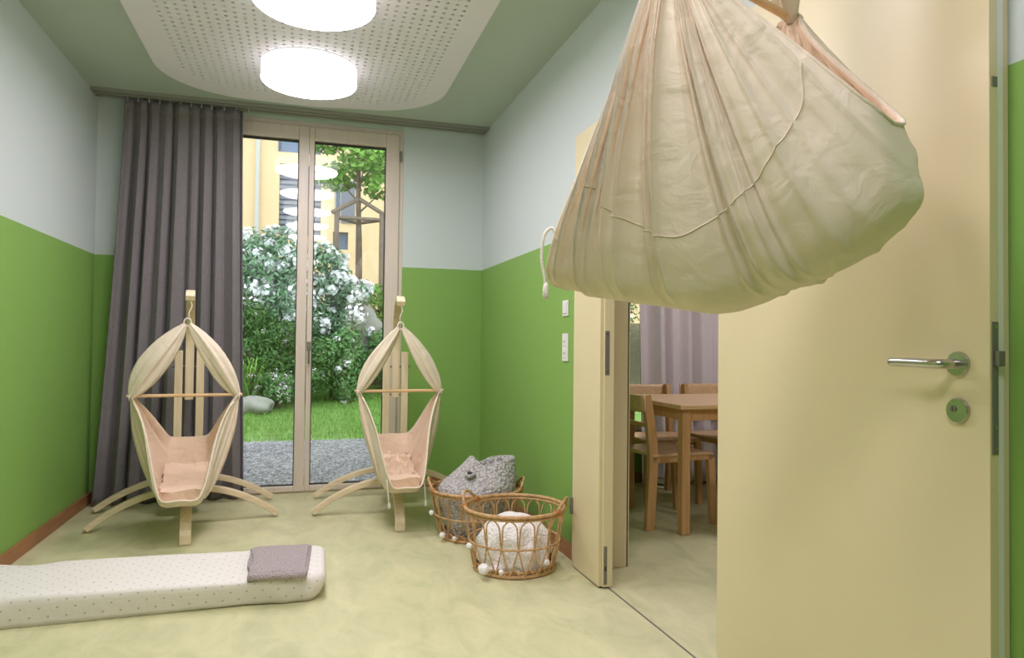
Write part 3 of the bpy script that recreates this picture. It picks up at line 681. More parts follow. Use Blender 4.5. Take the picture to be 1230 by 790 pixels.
# ------------------------------------------------------------------ mattress with sheet, folded blanket
def superpt(th, n=5):
    c, s_ = math.cos(th), math.sin(th)
    return math.copysign(abs(c) ** (2 / n), c), math.copysign(abs(s_) ** (2 / n), s_)
def make_mattress():
    x0, x1, y0, y1, h = -1.318, .126, 3.075, 3.545, .112
    cx, cy = (x0 + x1) / 2, (y0 + y1) / 2; hx, hy = (x1 - x0) / 2, (y1 - y0) / 2
    n = 260; lev = [(0, .93, .965), (.02, .96, .975), (.05, .985, .99), (.08, .995, .998), (.10, .992, .985), (.109, .975, .955), (.112, .95, .92), (.113, .80, .75), (.113, .45, .45), (.113, .15, .15), (.113, .004, .004)]
    P = np.zeros((len(lev), n, 3)); uv = np.zeros((len(lev), n, 2))
    for i, (z, kx, ky) in enumerate(lev):
        for j in range(n):
            th = 2 * PI * j / n; a, b_ = superpt(th, 14)
            x, y = hx * a * kx, hy * b_ * ky
            wr = 0
            if b_ < 0:      # drape of the sheet on the near long side, pulled in at the middle, dragged diagonally at the ends
                wr = .022 * math.exp(-((a - .45) / .5) ** 2) * (1 - z / .113) - .012 * math.exp(-((a + .6) / .4) ** 2) * (1 - z / .12)
                fold = .007 * math.sin(55 * x + 380 * z * (1 if a > 0 else -1)) * (math.exp(-((a - .86) / .14) ** 2) + math.exp(-((a + .85) / .2) ** 2)) * (1 if z < .105 else 0)
                wr += fold + .004 * math.sin(17 * x + 1) * math.sin(40 * z)
            top = .007 * math.sin(7 * x + 3) * (z > .1) + .003 * math.sin(21 * x + 13 * y)  * (z > .1) + (.012 * math.exp(-((x / hx + .93) / .12) ** 2) if z > .1 else 0)
            zz = z + top + (.008 * math.exp(-((a - .5) / .4) ** 2) if (i == 0 and b_ < 0) else 0)
            P[i, j] = (x, y + wr, zz)
            per = y if abs(b_) < .97 else y
            uv[i, j] = (x / .062, (y + (z - .113) * (1 if b_ < 0 else -1)) / .062)
    mb = MB().grid(P, False, True); k = len(mb.v); mb.f.append(tuple((len(lev) - 1) * n + j for j in range(n)))
    mb.f.append(tuple(reversed(range(n))))
    tt = thing('floor_mattress', 'low cot mattress under a white dotted sheet on the floor', 'mattress', (cx, cy, 0), math.radians(-1.5))
    o = mb.build('fitted_sheet', sheet_mat(), tt, True)
    ul = o.data.uv_layers.new(name='UVMap'); flat = uv.reshape(-1, 2)
    for lp_ in o.data.loops: ul.data[lp_.index].uv = flat[lp_.vertex_index]
    # foam core showing as corner seam tape
    MB().tube([(x1 - cx - .012, y0 - cy + .03, .012), (x1 - cx - .004, y0 - cy + .035, .06), (x1 - cx - .012, y0 - cy + .04, .10)], .002, 5).build('corner_seam', CORD, o, True)
    return tt
make_mattress()
def folded_blanket():
    c = [on(300, 662, 2, .125), on(374, 657, 2, .125), on(368, 690, 2, .125), on(297, 694, 2, .125)]
    ctr = sum(c, Vector()) / 4; tt = thing('folded_blanket', 'folded mauve-grey knitted blanket on the end of the dotted mattress', 'blanket', (ctr.x, ctr.y, .118))
    km = knit_mat('mauve_wool_knit', (184, 168, 168), 130, .6, .22)
    for lay in range(3):
        n = 24; P = np.zeros((n, n, 3))
        for i in range(n):
            for j in range(n):
                u, v = i / (n - 1), j / (n - 1); p = (c[0] * (1 - u) + c[1] * u) * (1 - v) + (c[3] * (1 - u) + c[2] * u) * v
                sh = .985 - .012 * lay
                ww = .006 * math.sin(9 * v + lay * 2) * (u < .2) + .004 * math.sin(14 * u + lay)
                roll_ = .010 * (v ** 14 + u ** 20 + (1 - u) ** 20)
                P[i, j] = ((p.x - ctr.x) * sh + ww, (p.y - ctr.y) * sh + .004 * math.sin(11 * u + lay), .008 + .010 * lay + .002 * math.sin(7 * u + 5 * v) - roll_ * (lay == 2))
        MB().grid(P).build('folded_layer', km, tt, True, solid=.009)
    # rounded fold edge along the near side
    pts = [tuple(((c[3] * (1 - k / 12) + c[2] * (k / 12)) - ctr) * .985 + Vector((0, 0, -.125 + .118 + .014))) for k in range(13)]
    MB().tube(pts, .0155, 10).build('fold_edge', km, tt, True)
folded_blanket()

# ------------------------------------------------------------------ rattan baskets
def basket(label, loc, rotz, Rb, Rt, hgt, N=18):
    tt = thing('rattan_basket', label, 'basket', loc, rotz, 'rattan baskets beside the door')
    def rad(z): return Rb + (Rt - Rb) * (z / hgt) ** .8
    def ring(name, R, z, r, wob=0, n=72):
        return MB().tube([((R + wob * math.sin(k * 9)) * math.cos(2 * PI * k / n), (R + wob * math.sin(k * 9)) * math.sin(2 * PI * k / n), z) for k in range(n)], r, 8, closed=True).build(name, RATTAN, tt, True)
    ring('rim', Rt, hgt, .0095); ring('rim', Rt - .004, hgt - .016, .006)
    ring('base_ring', Rb, .010, .010); ring('base_ring', Rb - .004, .028, .007); ring('mid_ring', rad(hgt * .48), hgt * .48, .0055)
    # base lattice
    bs = MB()
    for k in range(-4, 5):
        x = k * Rb / 5; y = math.sqrt(max(0, Rb * Rb - x * x)); bs.tube([(x, -y, .008), (x, y, .008)], .005, 6); bs.tube([(-y, x, .014), (y, x, .014)], .005, 6)
    o = bs.build('woven_base', RATTAN, tt, True); o['kind'] = 'stuff'
    d = 2 * PI / N; pts = []
    ztop = hgt - .018
    def P_(a, z): return (rad(z) * math.cos(a), rad(z) * math.sin(a), z)
    left = [(1.02, .02), (.86, .18), (.60, .42), (.45, .62), (.43, .78), (.34, .92)]
    for f, k in left: pts.append(P_(-f * d * 1.0, k * ztop))
    pts.append(P_(0, ztop))
    for f, k in reversed(left): pts.append(P_(f * d, k * ztop))
    hoop = MB().tube(crv(pts, 4), .0038, 6).build('hoop', RATTAN, tt, True)
    for k in range(1, N): share(hoop, tt, (0, 0, 0), (0, 0, k * d))
    # braided foot border
    n = 120; MB().tube([((Rb + .004) * math.cos(2 * PI * k / n), (Rb + .004) * math.sin(2 * PI * k / n), .028 + .014 * math.sin(2 * PI * k / n * N * 1.0)) for k in range(n)], .0045, 6, closed=True).build('braid', RATTAN, tt, True)
    for sd in (0, PI):
        hp_ = [];
        for k in range(13):
            q_ = k / 12; a = sd + (-.36 + .72 * q_); lift = math.sin(PI * q_) ** .7; hp_.append(((Rt + .012 * lift) * math.cos(a), (Rt + .012 * lift) * math.sin(a), hgt + .055 * lift))
        hn = MB().tube(hp_, .0075, 8).build('handle', RATTAN, tt, True)
        for e in (0, -1):
            x, y, z = hp_[e]; a = math.atan2(y, x); ds = .032
            MB().tube([(Rt * math.cos(a - ds * 2.2), Rt * math.sin(a - ds * 2.2), hgt), (Rt * math.cos(a), Rt * math.sin(a), hgt + .001), (Rt * math.cos(a + ds * 2.2), Rt * math.sin(a + ds * 2.2), hgt)], [.0125, .0165, .0125], 10).build('binding', RATWRAP, hn, True)
    return tt
BF = (1.020, 3.300, 0); BBk = (.975, 3.905, 0)
basket('round rattan basket holding the white pompom blanket', BF, math.radians(-32), .195, .246, .298)
basket('round rattan basket holding the grey crochet bag', BBk, math.radians(-12), .20, .262, .27)
# white pompom blanket
WK = knit_mat('white_chunky_wool', (250, 244, 240), 75, .5, .12)
t = thing('white_blanket', 'bunched white knitted blanket with pompoms inside the rattan basket', 'blanket', (BF[0], BF[1], .02))
n, k = 90, 40; P = np.zeros((k, n, 3))
for i in range(k):
    th = (PI / 2) * i / (k - 1) * 1.28
    for j in range(n):
        a = 2 * PI * j / n
        fold = 1 + .085 * math.sin(4 * a + 1.2 + 2.2 * math.sin(th * 2)) * math.sin(th) + .05 * math.sin(9 * a + 5 * th) * math.sin(th) + .03 * math.sin(15 * a - 4 * th)* math.sin(th)
        rr = (.182 * math.sin(min(th, PI / 2)) ** .95) * fold; rr = min(rr, .176 + .012 * math.sin(7 * a))
        zz = .215 * max(0, math.cos(th)) ** .9 * (1 + (.06 * math.sin(3 * a + 2) + .07 * math.cos(a + 2.6)) * math.sin(th)) + .03 if th < PI / 2 else .03 - .024 * (th - PI / 2) / (.28 * PI / 2)
        P[i, j] = (rr * math.cos(a), rr * math.sin(a), zz)
MB().grid(P, False, True).build('knitted_body', WK, t, True)
for dx, dy, dz, r in ((-.195, -.155, .028, .026), (-.232, -.02, .10, .016), (-.13, -.225, .03, .012), (.10, -.20, .05, .014)):
    pp = lumpy(t, 'pompom', WK, dx, dy, dz + .003, r, r, r, int(abs(dx) * 999), .12, 18, 12)
# grey crochet bag
GK = knit_mat('grey_chunky_crochet', (204, 197, 195), 62, 1.0, .42)
GD = knit_mat('dark_grey_wool', (112, 104, 104), 70, .8, .4)
t = thing('crochet_bag', 'grey chunky crochet bag with handle slot stuffed in the rattan basket', 'bag', (BBk[0], BBk[1], .02))
n = 84; lev = [(.0, .16, 0), (.05, .172, 0), (.12, .19, 0), (.20, .214, .0), (.25, .226, 0), (.29, .212, .022), (.33, .182, .05), (.37, .155, .075), (.40, .138, .09), (.415, .128, .097), (.405, .116, .098), (.37, .104, .095), (.33, .09, .09), (.32, .02, .09)]
P = np.zeros((len(lev), n, 3))
for i, (z, r, ox) in enumerate(lev):
    f = min(1, max(0, (z - .24) / .16)) if i < 10 else 1
    for j in range(n):
        a = 2 * PI * j / n; ca, sa = math.cos(a), math.sin(a)
        ry = r * (1 - .32 * f); lift = f * (.035 * math.exp(-((a - PI) / .55) ** 2) - .020 * math.exp(-((abs(a - PI) - 1.1) / .4) ** 2) + .012 * ca)
        wob = 1 + .02 * math.sin(5 * a + 3 * z * 10) * f
        P[i, j] = (ox + r * ca * wob, ry * sa * wob - .01 * f, z + lift)
MB().grid(P, False, True).build('crochet_body', GK, t, True, subsurf=1)
slot = [(-.068 + .024 * math.cos(q_), -.122 + .016 * math.sin(q_) , .352 + .012 * math.sin(q_)) for q_ in [2 * PI * k_ / 18 for k_ in range(18)]]
sb = MB().tube(slot, .010, 8, closed=True).build('slot_edge', GK, t, True)
MB().add([(x, y + .004, z) for x, y, z in slot], [tuple(range(18))]).build('handle_slot_shade', HOLE, t)  # dark patch painting the shade inside the handle opening
for dx, dy, dz, r in ((-.215, -.105, .018, .017), (-.16, -.165, .012, .012), (-.258, .0, .12, .014)):
    lumpy(t, 'pompom', WK, dx, dy, dz, r, r, r, int(abs(dx) * 888), .12, 18, 12)

# ------------------------------------------------------------------ next room: table and chairs
def table(loc, w, d, h):
    tt = thing('wooden_table', 'light beech table standing behind the doorway', 'table', loc)
    MB().box(0, w, 0, d, h - .028, h).build('tabletop', BEECHX, tt, bevel=.006)
    for x in (.03, w - .085):
        for y in (.03, d - .085): MB().box(x, x + .055, y, y + .055, 0, h - .028).build('leg', BEECH, tt, bevel=.006)
    for a in ((.085, w - .085, .04, .06), (.085, w - .085, d - .06, d - .04), (.04, .06, .085, d - .085), (w - .06, w - .04, .085, d - .085)):
        MB().box(*a, h - .095, h - .028).build('apron', BEECH, tt, bevel=.002)
def chair(label, loc, rotz):
    tt = thing('wooden_chair', label, 'chair', loc, rotz, 'wooden chairs around the table')
    W, Dp, SH, BHh = .215, .21, .447, .80
    # local: front = +x, back = -x
    P = np.zeros((14, 14, 3))
    for i in range(14):
        for j in range(14):
            u, v = -1 + 2 * i / 13, -1 + 2 * j / 13; P[i, j] = (Dp * u * 1.02, (W - .0) * v, SH - .012 * (1 - u * u) * (1 - v * v) - .016 * max(0, u - .8) * 5 * .5)
    MB().grid(P).build('seat', BEECHX, tt, True, solid=.016)
    for sy in (-1, 1):
        y = sy * (W - .022)
        MB().strip(crv([(-Dp - .02, y, 0), (-Dp - .004, y, .25), (-Dp + .002, y, SH), (-Dp - .016, y, .62), (-Dp - .05, y, BHh)], 5), (0, 1, 0), .036, .058).build('rear_leg', BEECH, tt, bevel=.004)
        MB().strip(crv([(Dp + .02, y, 0), (Dp + .0, y, .30), (Dp - .012, y, SH - .035), (Dp - .055, y, SH - .024), (-Dp, y, SH - .032)], 6), (0, 1, 0), .036, .045).build('front_leg', BEECH, tt, bevel=.004)
    B = np.zeros((5, 13, 3))
    for i in range(5):
        for j in range(13):
            v = -1 + 2 * j / 12; B[i, j] = (-Dp - .066 - .030 * (1 - v * v) + (1 - i / 4) * .012, (W + .002) * v, BHh - .10 + .10 * i / 4)
    MB().grid(B).build('backrest', BEECHX, tt, True, solid=-.012)
    MB().box(-Dp - .01, -Dp + .012, -W + .035, W - .035, .60, .625).build('back_rail', BEECH, tt, bevel=.003)
    return tt
table((2.085, 3.545, 0), 1.3, .82, .755)
chair('beech chair pushed under the short side of the table', (2.205, 3.945, 0), math.radians(4))
chair('beech chair behind the table beside the window strip', (2.47, 4.50, 0), math.radians(-92))
chair('beech chair behind the table in front of the pale curtain', (3.02, 4.49, 0), math.radians(-88))
chair('beech chair at the long side of the table toward the open door', (2.66, 3.36, 0), math.radians(90))


# ------------------------------------------------------------------ outside
GRAV = mat('grey_gravel', (138, 136, 140), .9, var=.4, vscale=14, bump=1.0, bscale=30)
SOIL = mat('dark_planting_soil', (88, 84, 58), .95, var=.3, vscale=12, bump=.6, bscale=30)
LAWN = mat('lawn_green', (104, 144, 60), .95, var=.25, vscale=9, bump=.5, bscale=60)
def gz(x, y):       # garden ground height
    return float(np.interp(y, [5.3, 8.6, 10.2, 12.2, 14.2, 60], [-.09, -.08, .02, .25, 1.55, 1.7]))
def ground(name, y0, y1, m, label, x0=-14, x1=16):
    ys = np.linspace(y0, y1, 30); xs = np.linspace(x0, x1, 40)
    P = np.array([[(x, y, gz(x, y) + .03 * math.sin(x * 1.7 + y) * (y > 9)) for x in xs] for y in ys])
    return struct(MB().grid(P).build(name, m, None, True, fix=False), label, 'ground')
ground('gravel_path', YB + .3, 8.62, GRAV, 'grey gravel strip outside the garden window')
ground('lawn', 8.6, 12.3, LAWN, 'green lawn beyond the gravel strip')
ground('planting_bank', 12.25, 24, SOIL, 'dark planted bank below the yellow building')
struct(box('gravel_underlay', GRAV, -14, XL - T_, YB - 6, YB + .3, -.3, -.09), 'gravel beside the house', 'ground')
def quads(C_, D_, Nn, L, Wd, fold=.25):
    """leaf blades: centre, direction, normal arrays -> pointed 6-vertex leaves (4 triangles-ish)"""
    S_ = np.cross(Nn, D_); S_ /= np.linalg.norm(S_, axis=1, keepdims=True) + 1e-9; Nn = np.cross(D_, S_)
    L = L[:, None]; Wd = Wd[:, None]
    a = C_ - D_ * L / 2; e = C_ + D_ * L / 2; l = C_ + S_ * Wd / 2 + Nn * Wd * fold; r = C_ - S_ * Wd / 2 + Nn * Wd * fold
    V = np.stack([a, r, e, l], 1).reshape(-1, 3); k = np.arange(len(C_))[:, None] * 4
    return V, np.concatenate([k, k + 1, k + 2, k + 3], 1)
def raw(name, V, Fc, m, parent, kind=None):
    me = bpy.data.meshes.new(name); me.from_pydata(V.tolist(), [], Fc.tolist()); me.materials.append(m); me.update()
    o = bpy.data.objects.new(name, me); C.objects.link(o); o.parent = parent
    if kind: o['kind'] = kind
    return o
def unit(n): v = rng.normal(size=(n, 3)); return v / np.linalg.norm(v, axis=1, keepdims=True)
def cloud(n, blobs):
    w_ = np.array([b_[3] * b_[4] * b_[5] for b_ in blobs]); w_ = w_ / w_.sum(); idx = rng.choice(len(blobs), n, p=w_); B = np.array(blobs)[idx]
    d = unit(n); r = rng.uniform(.25, 1, (n, 1)) ** .4
    return B[:, :3] + d * r * B[:, 3:6], d
def leaves(n, blobs, L, Wd):
    P, d = cloud(n, blobs); nn = d + .7 * unit(n); nn /= np.linalg.norm(nn, axis=1, keepdims=True); dd = np.cross(nn, unit(n)); dd /= np.linalg.norm(dd, axis=1, keepdims=True)
    return quads(P, dd, nn, rng.uniform(.6, 1.2, n) * L, rng.uniform(.6, 1.2, n) * Wd)
LEAFS = [leaf_mat('mid_green_leaves', (104, 142, 84)), leaf_mat('blue_green_leaves', (124, 158, 122)), leaf_mat('dark_green_leaves', (84, 118, 62)), leaf_mat('fresh_green_leaves', (128, 172, 74))]
PETAL = mat('white_petals', (246, 246, 246), .8); STEM = mat('brown_stems', (98, 82, 62), .9); PINKP = mat('pale_pink_petals', (232, 216, 222), .8)
def flowers(n, blobs, r, per, m, parent, name='blossom'):
    P, d = cloud(n, [(b_[0], b_[1], b_[2], b_[3] * 1.04, b_[4] * 1.04, b_[5] * 1.04) for b_ in blobs])
    keep = (d[:, 1] < .35); P = P[keep]; V = []; F = []; k = 0
    for p in P:
        q_ = unit(per) * rng.uniform(.3, 1, (per, 1)) * r * rng.uniform(.6, 1.25); q_[:, 2] *= 1.1
        nn = q_ / np.linalg.norm(q_, axis=1, keepdims=True); dd = np.cross(nn, unit(per)); dd /= np.linalg.norm(dd, axis=1, keepdims=True)
        v, f = quads(p + q_, dd, nn, np.full(per, r * .62), np.full(per, r * .5), .1); V.append(v); F.append(f + k); k += len(v)
    raw(name, np.concatenate(V), np.concatenate(F), m, parent, 'stuff')
def shrub(name, label, x, y, rx, ry, h, leafm, nl, fl=0, fr=.09, per=22, petal=None, leafL=.10, leafW=.05, seed=0, cat='shrub'):
    r = np.random.default_rng(seed); z0 = gz(x, y); tt = thing(name, label, cat, (x, y, z0))
    nb = 9; blobs = []
    for k in range(nb):
        f = r.uniform(.15, .9); a = r.uniform(0, 6.28); rr = (1 - .5 * f) * .55
        blobs.append((rx * rr * math.cos(a), ry * rr * math.sin(a), h * f, rx * r.uniform(.34, .55), ry * r.uniform(.34, .55), h * r.uniform(.14, .26)))
    V, F = leaves(nl, blobs, leafL, leafW); V[:, 2] = np.maximum(V[:, 2], .01); raw('foliage', V, F, leafm, tt, 'stuff')
    sm = MB()
    for k in range(6):
        b_ = blobs[k]; sm.tube([(r.uniform(-.1, .1), r.uniform(-.1, .1), 0), (b_[0] * .4, b_[1] * .4, b_[2] * .5), b_[:3]], [.025, .018, .008], 5)
    o = sm.build('stems', STEM, tt, True); o['kind'] = 'stuff'
    if fl: flowers(fl, blobs, fr, per, petal or PETAL, tt)
    return tt
def atpx(u, y): return on(u, 400, 1, y).x
shrub('flowering_shrub', 'tall white flowering lilac bush left of the tree stake, outside', atpx(322, 12.4), 12.4, 1.0, .9, 2.75, LEAFS[1], 6000, 150, .16, 28, seed=1)
shrub('flowering_shrub', 'white flowering bush in front of the staked tree, outside', atpx(402, 12.6), 12.6, .76, .7, 2.2, LEAFS[1], 4600, 115, .15, 28, seed=2)
shrub('flowering_shrub', 'white flowering bush partly hidden by the grey curtain', atpx(238, 12.6), 12.6, .9, .8, 2.3, LEAFS[1], 3000, 60, .15, 24, seed=3)
shrub('ground_shrub', 'dark green shrub below the tall lilac bush', atpx(318, 11.6), 11.6, .75, .55, 1.45, LEAFS[2], 4200, 26, .05, 12, PINKP, .09, .035, seed=4)
shrub('ground_shrub', 'low leafy shrub sprinkled with small pale blossoms', atpx(330, 10.95), 10.95, .55, .35, .55, LEAFS[0], 2000, 110, .045, 12, PINKP, .07, .03, seed=5)
shrub('ground_shrub', 'bushy green shrub below the boulder, with few white blossoms', atpx(402, 11.5), 11.5, .62, .5, 1.25, LEAFS[0], 4200, 16, .10, 18, None, .10, .05, seed=6)
shrub('ground_shrub', 'low mixed shrub behind the window handle', atpx(365, 11.3), 11.3, .6, .5, 1.0, LEAFS[2], 2600, 60, .045, 10, PINKP, .09, .04, seed=7)
shrub('ground_shrub', 'yellow-green shrub right of the boulder', atpx(452, 13.2), 13.2, .6, .6, 1.2, LEAFS[3], 2200, 0, seed=8)
shrub('ground_shrub', 'green shrub beside the boulder behind the cradle', atpx(470, 12.0), 12.0, .7, .6, 1.1, LEAFS[0], 2500, 8, seed=9)
shrub('ground_shrub', 'loose bush against the yellow wall right of the tree stake', atpx(500, 13.8), 13.8, 1.1, .8, 1.9, LEAFS[0], 2500, 10, seed=10)
for k, (x, y) in enumerate(((-4.6, 12.2), (3.6, 12.6), (5.6, 12.8), (7.4, 12.4))):
    shrub('garden_shrub', ['broad garden bush far left of the window', 'broad garden bush seen from the next room', 'tall garden bush behind the pale curtain', 'garden bush at the far right of the lawn'][k], x, y, 1.1, .9, 2.2, LEAFS[k % 3], 2600, 30, .13, 20, seed=20 + k)
# long-bladed iris clump
def iris(x, y, n, h, label, seed):
    z0 = gz(x, y); tt = thing('iris_clump', label, 'plant', (x, y, z0)); V = []; F = []; k = 0; r = np.random.default_rng(seed)
    mbi = MB()
    for _ in range(n):
        a = r.uniform(0, 6.28); l = r.uniform(.1, .45); hh_ = h * r.uniform(.6, 1.1); w_ = .014; dx, dy = math.cos(a), math.sin(a); b0 = r.uniform(-.16, .16, 2)
        pts = [(b0[0], b0[1], 0), (b0[0] + dx * l * .35, b0[1] + dy * l * .35, hh_ * .62), (b0[0] + dx * l * .75, b0[1] + dy * l * .75, hh_ * .92), (b0[0] + dx * l * 1.1, b0[1] + dy * l * 1.1, hh_ * .86)]
        ww_ = [w_, w_, w_ * .8, .001]; vs_ = []
        for p, q_ in zip(pts, ww_): vs_ += [(p[0] - dy * q_, p[1] + dx * q_, p[2]), (p[0] + dy * q_, p[1] - dx * q_, p[2])]
        mbi.add(vs_, [(0, 1, 3, 2), (2, 3, 5, 4), (4, 5, 7, 6)])
    o = mbi.build('blades', LEAFS[3], tt, True, fix=False); o['kind'] = 'stuff'
iris(atpx(300, 11.1), 11.1, 60, .75, 'long-bladed green iris clump next to the pale stone', 2)
# rocks
ROCK = mat('pale_grey_stone', (150, 148, 138), .9, var=.2, vscale=3, bump=.6, bscale=6)
def rock(label, x, y, z, rx, ry, rz, seed):
    o = lumpy(None, 'garden_boulder', ROCK, 0, 0, 0, rx, ry, rz, seed, .22, 40, 26, 5); o.location = (x, y, z); tag(o, label, 'boulder', 'stones on the planted bank'); return o
rock('large pale boulder among the shrubs under the staked tree', atpx(432, 12.55), 12.55, gz(0, 12.55) + .66, .42, .35, .62, 31)
rock('flat pale stone at the edge of the lawn', atpx(306, 10.6), 10.6, gz(0, 10.6) + .10, .28, .22, .14, 32)
# loose pebbles on the gravel strip
n = 16000; xs = rng.uniform(-2.2, 3.2, n); ys = rng.uniform(YB + .35, 8.6, n); zz = np.interp(ys, [5.3, 8.6], [-.09, -.08])
oc = np.array([(1, 0, 0), (0, 1, 0), (-1, 0, 0), (0, -1, 0), (0, 0, .7), (0, 0, -.5)], float); of = np.array([(0, 1, 4), (1, 2, 4), (2, 3, 4), (3, 0, 4), (1, 0, 5), (2, 1, 5), (3, 2, 5), (0, 3, 5)])
rs_ = rng.uniform(.007, .020, (n, 1, 1)); an = rng.uniform(0, 6.28, n); ca, sa = np.cos(an), np.sin(an)
loc_ = oc[None] * rs_ * rng.uniform(.6, 1.2, (n, 1, 3)); rx_ = loc_[..., 0] * ca[:, None] - loc_[..., 1] * sa[:, None]; ry_ = loc_[..., 0] * sa[:, None] + loc_[..., 1] * ca[:, None]
V = np.stack([rx_ + xs[:, None], ry_ + ys[:, None], loc_[..., 2] + zz[:, None] + .004], -1).reshape(-1, 3); F = (of[None] + 6 * np.arange(n)[:, None, None]).reshape(-1, 3)
o = raw('gravel_pebbles', V, F, leaf_mat('grey_pebbles', (150, 148, 152), .45), None, 'stuff'); tag(o, 'loose grey pebbles of the gravel strip outside the window', 'gravel')
# lawn blades
n = 26000; xs = rng.uniform(-3.2, 4.5, n); ys = rng.uniform(8.62, 12.2, n)
zz = np.interp(ys, [5.3, 8.6, 10.2, 12.2, 14.2, 60], [-.09, -.08, .02, .25, 1.55, 1.7]) + .03 * np.sin(xs * 1.7 + ys) * (ys > 9)
hgt = rng.uniform(.03, .075, n); an = rng.uniform(0, 6.28, n); ln = rng.uniform(-.03, .03, (n, 2))
V = np.stack([np.stack([xs - .006 * np.cos(an), ys - .006 * np.sin(an), zz - .005], 1), np.stack([xs + .006 * np.cos(an), ys + .006 * np.sin(an), zz - .005], 1), np.stack([xs + ln[:, 0], ys + ln[:, 1], zz + hgt], 1)], 1).reshape(-1, 3)
o = raw('grass_blades', V, np.arange(3 * n).reshape(-1, 3), leaf_mat('grass_green', (118, 158, 66), .3), None, 'stuff'); tag(o, 'short green grass growing on the lawn outside', 'grass')
# young tree with stakes
TX, TY = atpx(429, 13.6), 13.6; TZ = gz(TX, TY)
BARK = mat('grey_brown_bark', (122, 104, 88), .9, var=.25, vscale=14, bump=.7, bscale=30)
t = thing('young_tree', 'young staked tree with bright green leaves outside the right pane', 'tree', (TX, TY, TZ))
MB().tube(crv([(0, 0, 0), (.02, 0, 1.5), (-.02, 0, 3.0), (.03, 0, 4.6), (0, 0, 6.2)], 6), [.065 - .0018 * k for k in range(25)], 8).build('trunk', BARK, t, True)
blobs = []
for k in range(13):
    a = k * 2.4; z = 2.5 + .2 * k; rr = .75 * (1 - .35 * abs(k - 6) / 6)
    e = (rr * math.cos(a), rr * math.sin(a), z + .45); blobs.append((*e, .48, .48, .27))
    MB().tube(crv([(0, 0, z - .1), (e[0] * .5, e[1] * .5, z + .15), e], 4), [.022, .02, .018, .016, .014, .012, .01, .008, .006], 5).build('branch', BARK, t, True)
V, F = leaves(3600, blobs, .15, .11); raw('crown', V, F, LEAFS[3], t, 'stuff')
t = thing('tree_stake_frame', 'grey wooden stake frame with slanted braces around the young tree', 'tree stake', (TX, TY, TZ))
SW = mat('weathered_stake_wood', (142, 124, 110), .9, var=.25, vscale=12, stretch=(8, 8, .8))
hs = 2.62; pos = [(-.42, -.15), (.42, -.12), (.02, .42), (-.06, -.12)]
for x, y in pos[:3]: MB().tube([(x, y, 0), (x, y, hs - .25)], .045, 10).build('stake', SW, t, True, autos=50)
for (a, b_) in ((0, 1), (1, 2), (2, 0)):
    MB().tube([(*pos[a], hs - .35), (*pos[b_], hs - .35)], .034, 8).build('cross_rail', SW, t, True, autos=50)
for x, y in pos[:3]: MB().tube([(x * 1.2, y * 1.2, hs - .27), (0, 0, hs + .05)], .04, 8).build('brace', SW, t, True, autos=50)
# yellow building
BY = 22.5; YEL = mat('yellow_render_facade', (242, 212, 164), .9, var=.04, vscale=2, bump=.1, bscale=60)
SHUT = mat('grey_blinds', (128, 130, 138), .6); BLUE = mat('blue_grey_pane', (120, 140, 168), .15, spec=.8); PIPE = mat('pale_zinc_pipe', (206, 204, 196), .5)
t = thing('apartment_building', 'yellow rendered apartment building behind the garden shrubs', 'building', (0, BY, 1.5))
def bpx(u, v): p = on(u, v, 1, BY); return p.x, p.z - 1.5
wins = []
def win_rect(u0, v0, u1, v1): a = bpx(u0, v0); b_ = bpx(u1, v1); return (a[0], b_[0], b_[1], a[1])
rects = [win_rect(336, 100, 385, 186), win_rect(336, 196, 385, 284), win_rect(402, 216, 418, 268), win_rect(400, 278, 418, 300), win_rect(240, 196, 275, 284), win_rect(470, 196, 510, 284), win_rect(240, 100, 275, 186), win_rect(470, 100, 510, 186)]
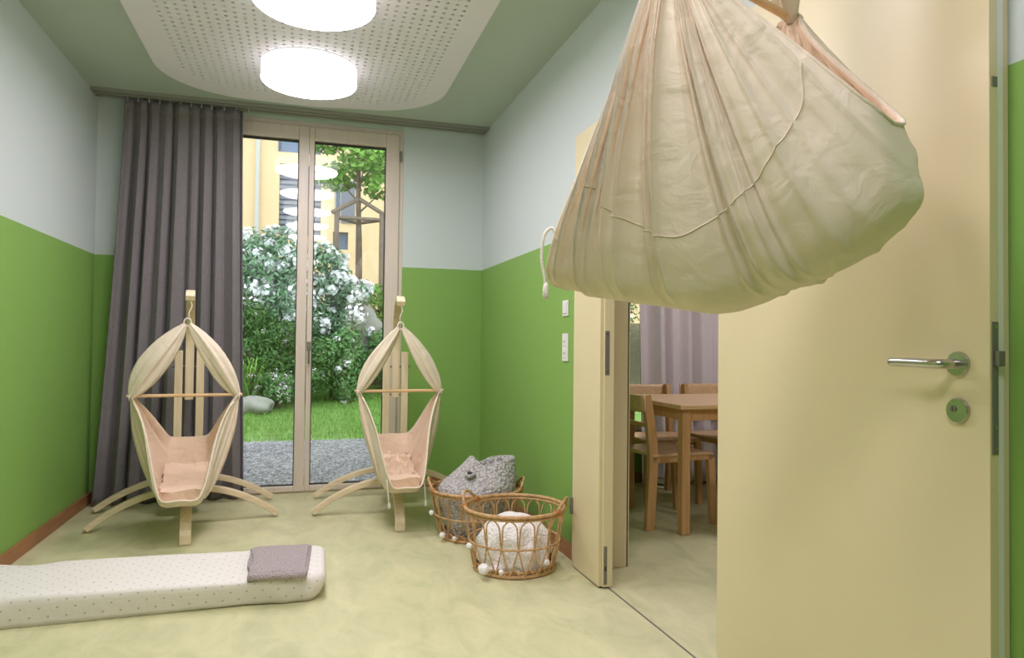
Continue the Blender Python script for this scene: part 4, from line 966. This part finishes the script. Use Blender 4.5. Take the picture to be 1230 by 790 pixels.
# facade as a grid with real openings
xs = sorted(set([-14.0, 20.0] + [r_[0] for r_ in rects] + [r_[1] for r_ in rects])); zs = sorted(set([-.2, 13.0] + [r_[2] for r_ in rects] + [r_[3] for r_ in rects]))
fc = MB()
for i in range(len(xs) - 1):
    for j in range(len(zs) - 1):
        mx_, mz_ = (xs[i] + xs[i + 1]) / 2, (zs[j] + zs[j + 1]) / 2
        if any(r_[0] < mx_ < r_[1] and r_[2] < mz_ < r_[3] for r_ in rects): continue
        fc.add([(xs[i], 0, zs[j]), (xs[i + 1], 0, zs[j]), (xs[i + 1], 0, zs[j + 1]), (xs[i], 0, zs[j + 1])], [(0, 1, 2, 3)])
for x0, x1, z0, z1 in rects:
    fc.add([(x0, 0, z0), (x1, 0, z0), (x1, 0, z1), (x0, 0, z1), (x0, .2, z0), (x1, .2, z0), (x1, .2, z1), (x0, .2, z1)], [(0, 1, 5, 4), (1, 2, 6, 5), (2, 3, 7, 6), (3, 0, 4, 7)])
fc.build('facade', YEL, t, fix=False)
MB().box(-14, 20, .6, 8, -.2, 13).build('house_body', YEL, t)
for k, (x0, x1, z0, z1) in enumerate(rects):
    wn = MB().box(x0, x1, .2, .24, z0, z1).build('window', BLUE, t)
    for a in (x0, (x0 + x1) / 2 - .03, x1 - .06): MB().box(a, a + .06, .15, .2, z0, z1).build('window_bar', SHUT if k != 2 else WHITEP, wn)
    if k in (1, 4, 5):
        nsl = 14
        sl = MB().box(x0, x1, .06, .09, 0, .10).build('blind_slat', SHUT, wn); sl.location = (0, 0, z0 + .02); sl.rotation_euler = (0, 0, 0)
        for q_ in range(1, nsl): share(sl, wn, (0, 0, z0 + .02 + q_ * (z1 - z0) / nsl))
    if k == 2: MB().box((x0 + x1) / 2, x1 + .2, -.06, -.02, z0, z1).build('shutter', SHUT, t)
    if k in (0, 6, 7):
        for q_ in range(9): MB().box(x0 + q_ * (x1 - x0) / 8 - .012, x0 + q_ * (x1 - x0) / 8 + .012, -.05, -.03, z0, z0 + 1.0).build('railing_bar', BLUE, wn)
px_, _ = bpx(309, 250); MB().tube([(px_, -.1, .0), (px_, -.1, 13)], .07, 10).build('downpipe', PIPE, t, True, autos=50)
